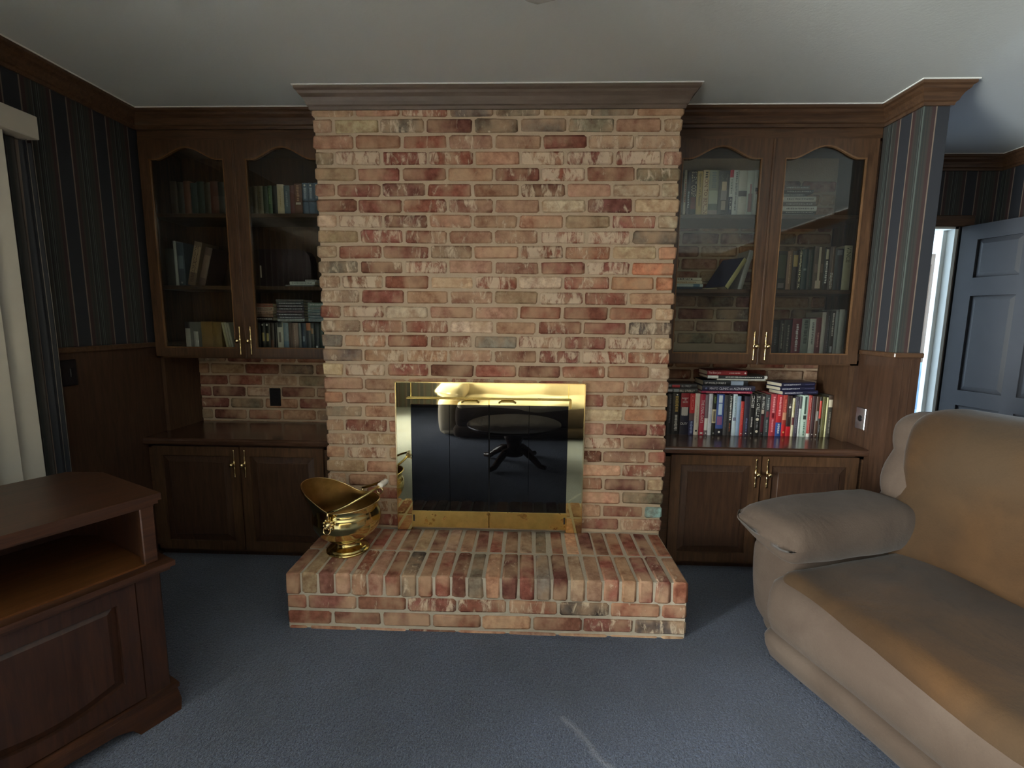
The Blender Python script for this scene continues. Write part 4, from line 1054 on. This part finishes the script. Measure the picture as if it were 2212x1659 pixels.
MB().prism([(-.53, .012), (.528, .012), (.528, .40), (.48, .495), (-.1, .495), (-.53, .165)], 'z', .552, .558).build('bay_shelf', 'console_shelf', con, world=False)
m = slab(.535, .552, .028, .03); m.build('ledge', 'console_wood', con, world=False)
slab(.522, .535, .016, .018).build('ledge_moulding', 'console_wood', con, world=False)
slab(.10, .522, -.006, -.018).build('body', 'console_front', con, world=False)
# front: stiles, rails and two raised panel doors with bowed lower rail
for x0, x1 in ((-.544, -.47), (.47, .544)):
    MB().box(x0, x1, .0, .02, .10, .522, .003).build('corner_stile', 'console_front', con, world=False)
for s, (x0, x1) in enumerate(((-.468, -.003), (.003, .468))):
    st = .05; NA = 16; z0, z1 = .11, .515
    inn = [(x0+st, z0+.085)] + [(x0+st+(x1-x0-2*st)*k/NA, z1-.05) for k in range(NA+1)] + [(x1-st, z0+.085)] + [(x1-st-(x1-x0-2*st)*k/NA, z0+.085-.035*math.sin(math.pi*k/NA)) for k in range(1, NA)]
    out = [(x0, z0)] + [(x0+(x1-x0)*k/NA, z1) for k in range(NA+1)] + [(x1, z0)] + [(x1-(x1-x0)*k/NA, z0) for k in range(1, NA)]
    d = MB().ring(out, inn, 'y', -.004, .016).build('door', 'console_front', con, world=False)
    cx, cz = (x0+x1)/2, (z0+z1)/2+.01
    i2 = [(cx+(p-cx)*.86, cz+(q-cz)*.86) for p, q in inn]
    n = len(inn)
    vs = [(p, .012, q) for p, q in inn] + [(p, .002, q) for p, q in i2]
    fs = [(i, (i+1) % n, n+(i+1) % n, n+i) for i in range(n)] + [tuple(range(n, 2*n))]
    MB().add(vs, fs).build('raised_panel', 'console_front', d, world=False)
# plinth with moulded top, bracket feet
slab(.088, .104, .014, .014).build('base_moulding', 'console_wood', con, world=False)
NA = 20; fp = [(-.56, 0.0), (-.44, 0.0)] + [(-.42+.84*k/NA, .045+.012*math.sin(math.pi*k/NA) if 0 < k < NA else .03) for k in range(NA+1)] + [(.44, 0.0), (.562, 0.0), (.566, .04), (.556, .09), (-.556, .09)]
MB().prism(fp, 'y', -.016, .01).build('skirt', 'console_wood', con, world=False)
for x0, x1, y1 in ((.535, .56, .40), (-.56, -.535, .17)):
    MB().box(x0, x1, .01, y1, 0, .09).build('side_skirt', 'console_wood', con, world=False)

# ================================================================ SOFAS
def rbox(x0, x1, y0, y1, z0, z1, rad, n=10, fn=None):
    """rounded box as a dense grid; fn(p, u) may move a vertex (u = -1..1 in each axis)"""
    m = MB(); c = Vector(((x0+x1)/2, (y0+y1)/2, (z0+z1)/2)); h = Vector(((x1-x0)/2, (y1-y0)/2, (z1-z0)/2))
    bm = bmesh.new(); idx = {}
    ns = [max(4, int(n*min(3.0, max(.6, h[i]/0.2)))) for i in range(3)]
    faces = []
    def vert(i, j, k):
        key = (i, j, k)
        if key not in idx:
            u = Vector((2*i/ns[0]-1, 2*j/ns[1]-1, 2*k/ns[2]-1))
            # denser near the edges
            u = Vector([math.sin(a*math.pi/2)*.55 + a*.45 for a in u])
            p = Vector((u.x*h.x, u.y*h.y, u.z*h.z))
            r = min(rad, h.x, h.y, h.z)
            q = Vector([max(-(h[a]-r), min(h[a]-r, p[a])) for a in range(3)])
            d = p-q
            if d.length > 1e-9: p = q + d.normalized()*r
            p = p + c
            if fn: p = fn(p, u)
            idx[key] = len(m.v); m.v.append(p)
        return idx[key]
    for ax in range(3):
        o = [a for a in range(3) if a != ax]
        for sd in (0, ns[ax]):
            for a in range(ns[o[0]]):
                for b in range(ns[o[1]]):
                    q = []
                    for da, db in ((0, 0), (1, 0), (1, 1), (0, 1)):
                        t = [0, 0, 0]; t[ax] = sd; t[o[0]] = a+da; t[o[1]] = b+db
                        q.append(vert(*t))
                    m.f.append(q); m.sm.append(True)
    bm.free()
    return m
def wob(p, amp, f=9.0, s=0.0):
    return amp*(math.sin(p.x*f*1.3+s)*math.cos(p.y*f+1.7*s) + 0.6*math.sin(p.z*f*1.7+p.x*f*.7+s*2) + .4*math.sin(p.y*f*2.3+p.x*f*1.9))

def sofa(label, loc, rz, L, arm_m, seat_m, panel_m, group=None):
    t = thing('sofa', label, 'sofa', loc, rz, group)
    aw = .235
    rbox(.02, L-.02, .09, .86, .02, .36, .05, 8).build('base', arm_m, t, world=False)
    for far in (True, False):
        def mx(p):
            return p if far else Vector((L-p.x, p.y, p.z))
        def body(p, u):
            b = .02*(1-u.x*u.x)*(1-u.z*u.z) if u.y < 0 else 0
            q = Vector((p.x + .018*(1-u.z*u.z)*(1 if u.x < 0 else 0)*-1, p.y - b - .03*u.z*(u.y < 0) + .0, p.z))
            if p.z < .14: q.y += (.14-p.z)*.45*(u.y < 0)
            q.z += wob(p, .003, 14, 1.0)
            return mx(q)
        rbox(.0, aw, .055, .80, .01, .47, .06, 12, body).build('arm', arm_m, t, world=False)
        def pad(p, u):
            q = p.copy()
            fr = max(0.0, -u.y)            # towards the front end
            inn = max(0.0, u.x)
            # plump top, inner front corner hangs down, gathers near the front
            q.z += .024*(1-u.x*u.x)*(1-.6*u.y*u.y)*(u.z > 0)
            k_ = (1-u.z)*.5; in_ = .5+.5*u.x; q.z += k_*(.05*(1-in_)*fr - .035*in_ - .012*(1-u.x*u.x))
            q.z += -.03*fr**3*(u.z > 0)
            q.x += .02*(u.x > 0)*(1-u.y*u.y)
            q.y -= .02*(1-u.x*u.x)*(u.y < 0)
            g = math.exp(-((u.y+.72)/.22)**2)*(.4+.6*(u.z < .3))
            q.y += .0022*math.sin(p.x*110+1)*g
            q.z += wob(p, .003, 12, 2.0); q.x += wob(p, .003, 10, 4.0)
            return mx(q)
        rbox(-.03, aw+.05, -.045, .66, .475, .612, .066, 16, pad).build('arm_pad', arm_m, t, world=False)
    # seat, footrest panel and lower lip
    def seatf(p, u):
        q = p.copy()
        q.z += .02*(1-u.x**4)*(1-u.y*u.y)*(u.z > 0) - .012*(u.y < 0)*u.y*u.y
        q.z += (wob(p, .005, 7, 3.0) + .006*math.sin(p.x*11+p.y*6))*(u.z > 0)
        q.y += .014*math.sin(p.x*5.2)*(u.y < 0)
        return q
    sc = rbox(aw-.01, L-aw+.01, -.055, .60, .30, .435, .05, 14, seatf).build('seat_cushion', seat_m, t, world=False)
    def foot(p, u):
        q = p.copy(); q.y -= .03*(1-u.z*u.z)*(u.y < 0); q.y += wob(p, .004, 8, 5.0)
        return q
    rbox(aw-.03, L-aw+.03, -.05, .14, .15, .40, .05, 10, foot).build('footrest_panel', panel_m, t, world=False)
    def lip(p, u):
        q = p.copy(); q.y -= .012*(1-u.z*u.z)*(u.y < 0); q.y += (.12-p.z)*.35*(u.y < 0)
        q.y += wob(p, .004, 7, 6.0)
        return q
    rbox(aw-.06, L-aw+.06, -.045, .16, .012, .165, .05, 8, lip).build('lower_panel', panel_m, t, world=False)
    # back, tilted
    def tilt(p, z0=.40, k=.24):
        return Vector((p.x, p.y + (p.z-z0)*k, p.z))
    def backf(p, u):
        q = p.copy()
        q.y += (-.045*math.exp(-((p.z-.50)/.1)**2) - .03*math.exp(-((p.z-.86)/.12)**2) + .014*math.exp(-((p.z-.68)/.05)**2))*(u.y < 0)
        q.y += (wob(p, .006, 6, 7.0) + .007*math.sin(p.x*7+p.z*9))*(u.y < 0)
        q.z += .012*(1-u.y*u.y)*(u.z > 0)
        return tilt(q)
    rbox(.14, L-.14, .54, .82, .33, 1.0, .085, 14, backf).build('back_cushion', seat_m, t, world=False)
    for far in (True, False):
        def wing(p, u):
            q = p.copy()
            sc_ = abs(math.sin((p.z-.43)*math.pi/.19))
            out = .018*sc_**.7-.016
            if u.x < .5: q.x -= out
            q.y -= (.014*sc_**.7 - .006)*(u.y < 0)
            q.z += wob(p, .003, 16, 8.0)
            q = tilt(q)
            return q if far else Vector((L-q.x, q.y, q.z))
        rbox(.055, .23, .555, .80, .36, .985, .07, 16, wing).build('back_wing', arm_m, t, world=False)
    def shell(p, u): return tilt(p)
    rbox(.06, L-.06, .74, .86, .1, .93, .04, 8, shell).build('back_shell', arm_m, t, world=False)
    return t
sofa('taupe suede sofa with golden brown seat and back beside the bookshelves', (1.112, -0.425, 0), math.radians(-73), 1.95, 'suede_taupe', 'suede_brown', 'suede_taupe')
sofa('cream cushioned sofa facing the fireplace, mirrored in its screen', (1.25, -3.05, 0), math.radians(180), 2.1, 'suede_cream', 'suede_cream', 'suede_taupe')

# pedestal coffee table mirrored in the dark glass
tb = thing('coffee_table', 'round dark pedestal coffee table mirrored in the dark fireplace glass', 'table', (0.05, -2.12, 0))
MB().lathe([(.0, .375), (.43, .375), (.445, .385), (.445, .395), (.43, .402), (.0, .402)], 48, None, False).build('tabletop', 'table_wood', tb, world=False)
MB().lathe([(.09, .09), (.1, .12), (.06, .16), (.075, .22), (.1, .27), (.06, .32), (.12, .36), (.14, .376)], 24).build('pedestal', 'table_wood', tb, world=False)
for k in range(4):
    a = math.radians(35 + 90*k); c, s = math.cos(a), math.sin(a)
    MB().tube([(c*r_, s*r_, z_) for r_, z_ in ((.05, .15), (.14, .14), (.23, .085), (.30, .035), (.36, .03))], [.035, .034, .03, .026, .022], 8).build('leg', 'table_wood', tb, world=False)

# ================================================================ VERTICAL BLINDS AND CURTAIN (left wall)
bl = thing('vertical_blind', 'off white vertical blinds with a boxed valance on the striped wall', 'blinds', (XL, -1.0, 0))
MB().box(0.0, .105, -1.38+1.0-1.02, -.405+1.0, 2.075, 2.165, .003).build('valance', 'blind_vinyl', bl, world=False)
for k in range(21):
    yc = -.56 - .09*k + 1.0
    if yc < -1.38: break
    a = math.radians(32); c, s = math.cos(a), math.sin(a)
    def fn(u, v):
        q = (u-.5)*.089; bow = .004*(1-(2*u-1)**2)
        return (.052 + q*s + bow*c, yc + q*c - bow*s, .03 + v*2.06)
    MB().grid(fn, 6, 2).build('slat', 'blind_vinyl', bl, world=False)
for dy, b in ((-.418, .62), (-.395, .5)):
    MB().tube([(.06, dy+1.0, 2.08), (.062, dy+1.0+.004, 1.3), (.06, dy+1.0, b)], .0012, 6).build('cord', 'cord', bl, world=False)
cu = MB()
def cfn(u, v):
    y = -.50 + .12*u*(1+.1*math.sin(v*3)); d = .012 + .010*math.sin(u*22)
    return (XL + .026 + d, y, .02 + v*2.05)
cur = cu.grid(cfn, 40, 6).build('curtain', 'paper_left')
tag(cur, 'narrow striped drape hanging beside the vertical blinds', 'curtain')

# ================================================================ HALL DOOR, BEDROOM BITS, CEILING LIGHT
a = math.radians(-77)
dr = struct(bpy.data.objects.new('door_1', None)); COL.objects.link(dr)
dr.location = (3.005, YFAR-0.022, 0); dr.rotation_euler = (0, 0, a); ORG[dr] = Vector(dr.location)
DW, DH, DT = .74, 1.995, .036
cols = ((.10, .345), (.42, .64)); rws = ((.22, .83), (.93, 1.545), (1.66, 1.90))
cutx = sorted({0, DW, *[v for c in cols for v in c]}); 
m = MB()
for x0, x1 in ((0, .10), (.345, .42), (.64, DW)): m.box(x0, x1, 0, DT, .012, DH)
for x0, x1 in cols:
    zs = [.012] + [v for r_ in rws for v in r_] + [DH]
    for i in range(0, len(zs), 2): m.box(x0, x1, 0, DT, zs[i], zs[i+1])
leaf = m.build('door_leaf', 'door_paint', dr, world=False)
for x0, x1 in cols:
    for z0, z1 in rws:
        b = .03; vs = []
        for (p0, p1, q0, q1, y) in ((x0, x1, z0, z1, .014), (x0+b, x1-b, z0+b, z1-b, .006)):
            vs += [(p0, y, q0), (p1, y, q0), (p1, y, q1), (p0, y, q1)]
        fs = [(k, (k+1) % 4, 4+(k+1) % 4, 4+k) for k in range(4)] + [(4, 5, 6, 7)]
        vs += [(x0, DT-.014, z0), (x1, DT-.014, z0), (x1, DT-.014, z1), (x0, DT-.014, z1)]; fs.append((8, 9, 10, 11))
        MB().add(vs, fs).build('panel', 'door_paint', leaf, world=False)
MB().lathe([(.012, 0), (.012, .03), (.026, .04), (.028, .055), (.018, .066), (0, .068)], 16, Matrix.Translation((DW-.06, 0, .95)) @ Matrix.Rotation(math.radians(90), 4, 'X'), False).build('door_knob', 'brass_pull', leaf, world=False)

cl = thing('wardrobe', 'tan wooden wardrobe standing in the bright room past the doorway', 'wardrobe', (4.3, 2.85, 0))
MB().box(-.5, .42, -.2, .3, 0, 2.06, .006).build('body', 'closet_wood', cl, world=False)
for s in (0, 1):
    x0 = -.49 + s*.455
    d = MB().ring([(x0, .08), (x0+.445, .08), (x0+.445, 2.03), (x0, 2.03)], [(x0+.06, .16), (x0+.385, .16), (x0+.385, 1.95), (x0+.06, 1.95)], 'y', -.222, -.2).build('door', 'closet_wood', cl, world=False)
    MB().lathe([(.006, 0), (.014, .012), (.012, .024), (0, .027)], 10, Matrix.Translation((x0+(.42 if s == 0 else .025), -.222, 1.0)) @ Matrix.Rotation(math.radians(90), 4, 'X'), False).build('knob', 'brass_pull', d, world=False)
def bf(p, u):
    q = p.copy(); q.z += .02*math.sin(p.x*14)*(u.z > 0); return q
ch = thing('armchair', 'pale blue upholstered chair in the bright room past the doorway', 'armchair', (3.92, 2.2, 0))
rbox(-.34, .34, .12, .32, .2, .97, .07, 8, bf).build('backrest', 'blue_cloth', ch, world=False)
rbox(-.34, .34, -.38, .2, .14, .46, .06, 8).build('seat', 'blue_cloth', ch, world=False)
for s in (-1, 1):
    rbox(s*.34-.06, s*.34+.06, -.36, .25, .12, .62, .05, 8).build('arm', 'blue_cloth', ch, world=False)
for sx in (-.3, .3):
    for sy in (-.32, .25):
        MB().lathe([(.018, 0), (.026, .16)], 8, Matrix.Translation((sx, sy, 0))).build('leg', 'table_wood', ch, world=False)

fan = thing('ceiling_fan', 'ceiling fan with grey blades hanging from the ceiling before the fireplace', 'ceiling fan', (.52, -1.56, CH))
MB().lathe([(.0, 0.0), (.075, 0.0), (.07, -.03), (.03, -.05), (.014, -.055), (.014, -.11), (.0, -.11)], 24, None, False).build('canopy', 'brass_rail', fan, world=False)
MB().lathe([(.0, -.10), (.06, -.105), (.11, -.12), (.125, -.16), (.11, -.21), (.06, -.235), (.0, -.24)], 32, None, False).build('motor', 'brass_rail', fan, world=False)
MB().lathe([(.0, -.235), (.05, -.24), (.06, -.27), (.04, -.30), (.0, -.305)], 24, None, False).build('hub_cap', 'brass_rail', fan, world=False)
for k in range(5):
    a = math.radians(119.5 + 72*k); rm = Matrix.Rotation(a, 4, 'Z')
    out = [(.16, -.045), (.22, -.06), (.60, -.072), (.66, -.062), (.705, -.03), (.712, 0), (.705, .03), (.66, .062), (.60, .072), (.22, .06), (.16, .045)]
    bl_ = MB().prism(out, 'z', -.196, -.189, rm @ Matrix.Rotation(math.radians(6), 4, 'X')).build('blade', 'blade_wood', fan, world=False)
    MB().box(.10, .20, -.014, .014, -.19, -.182, mat=rm).build('blade_arm', 'brass_rail', bl_, world=False)
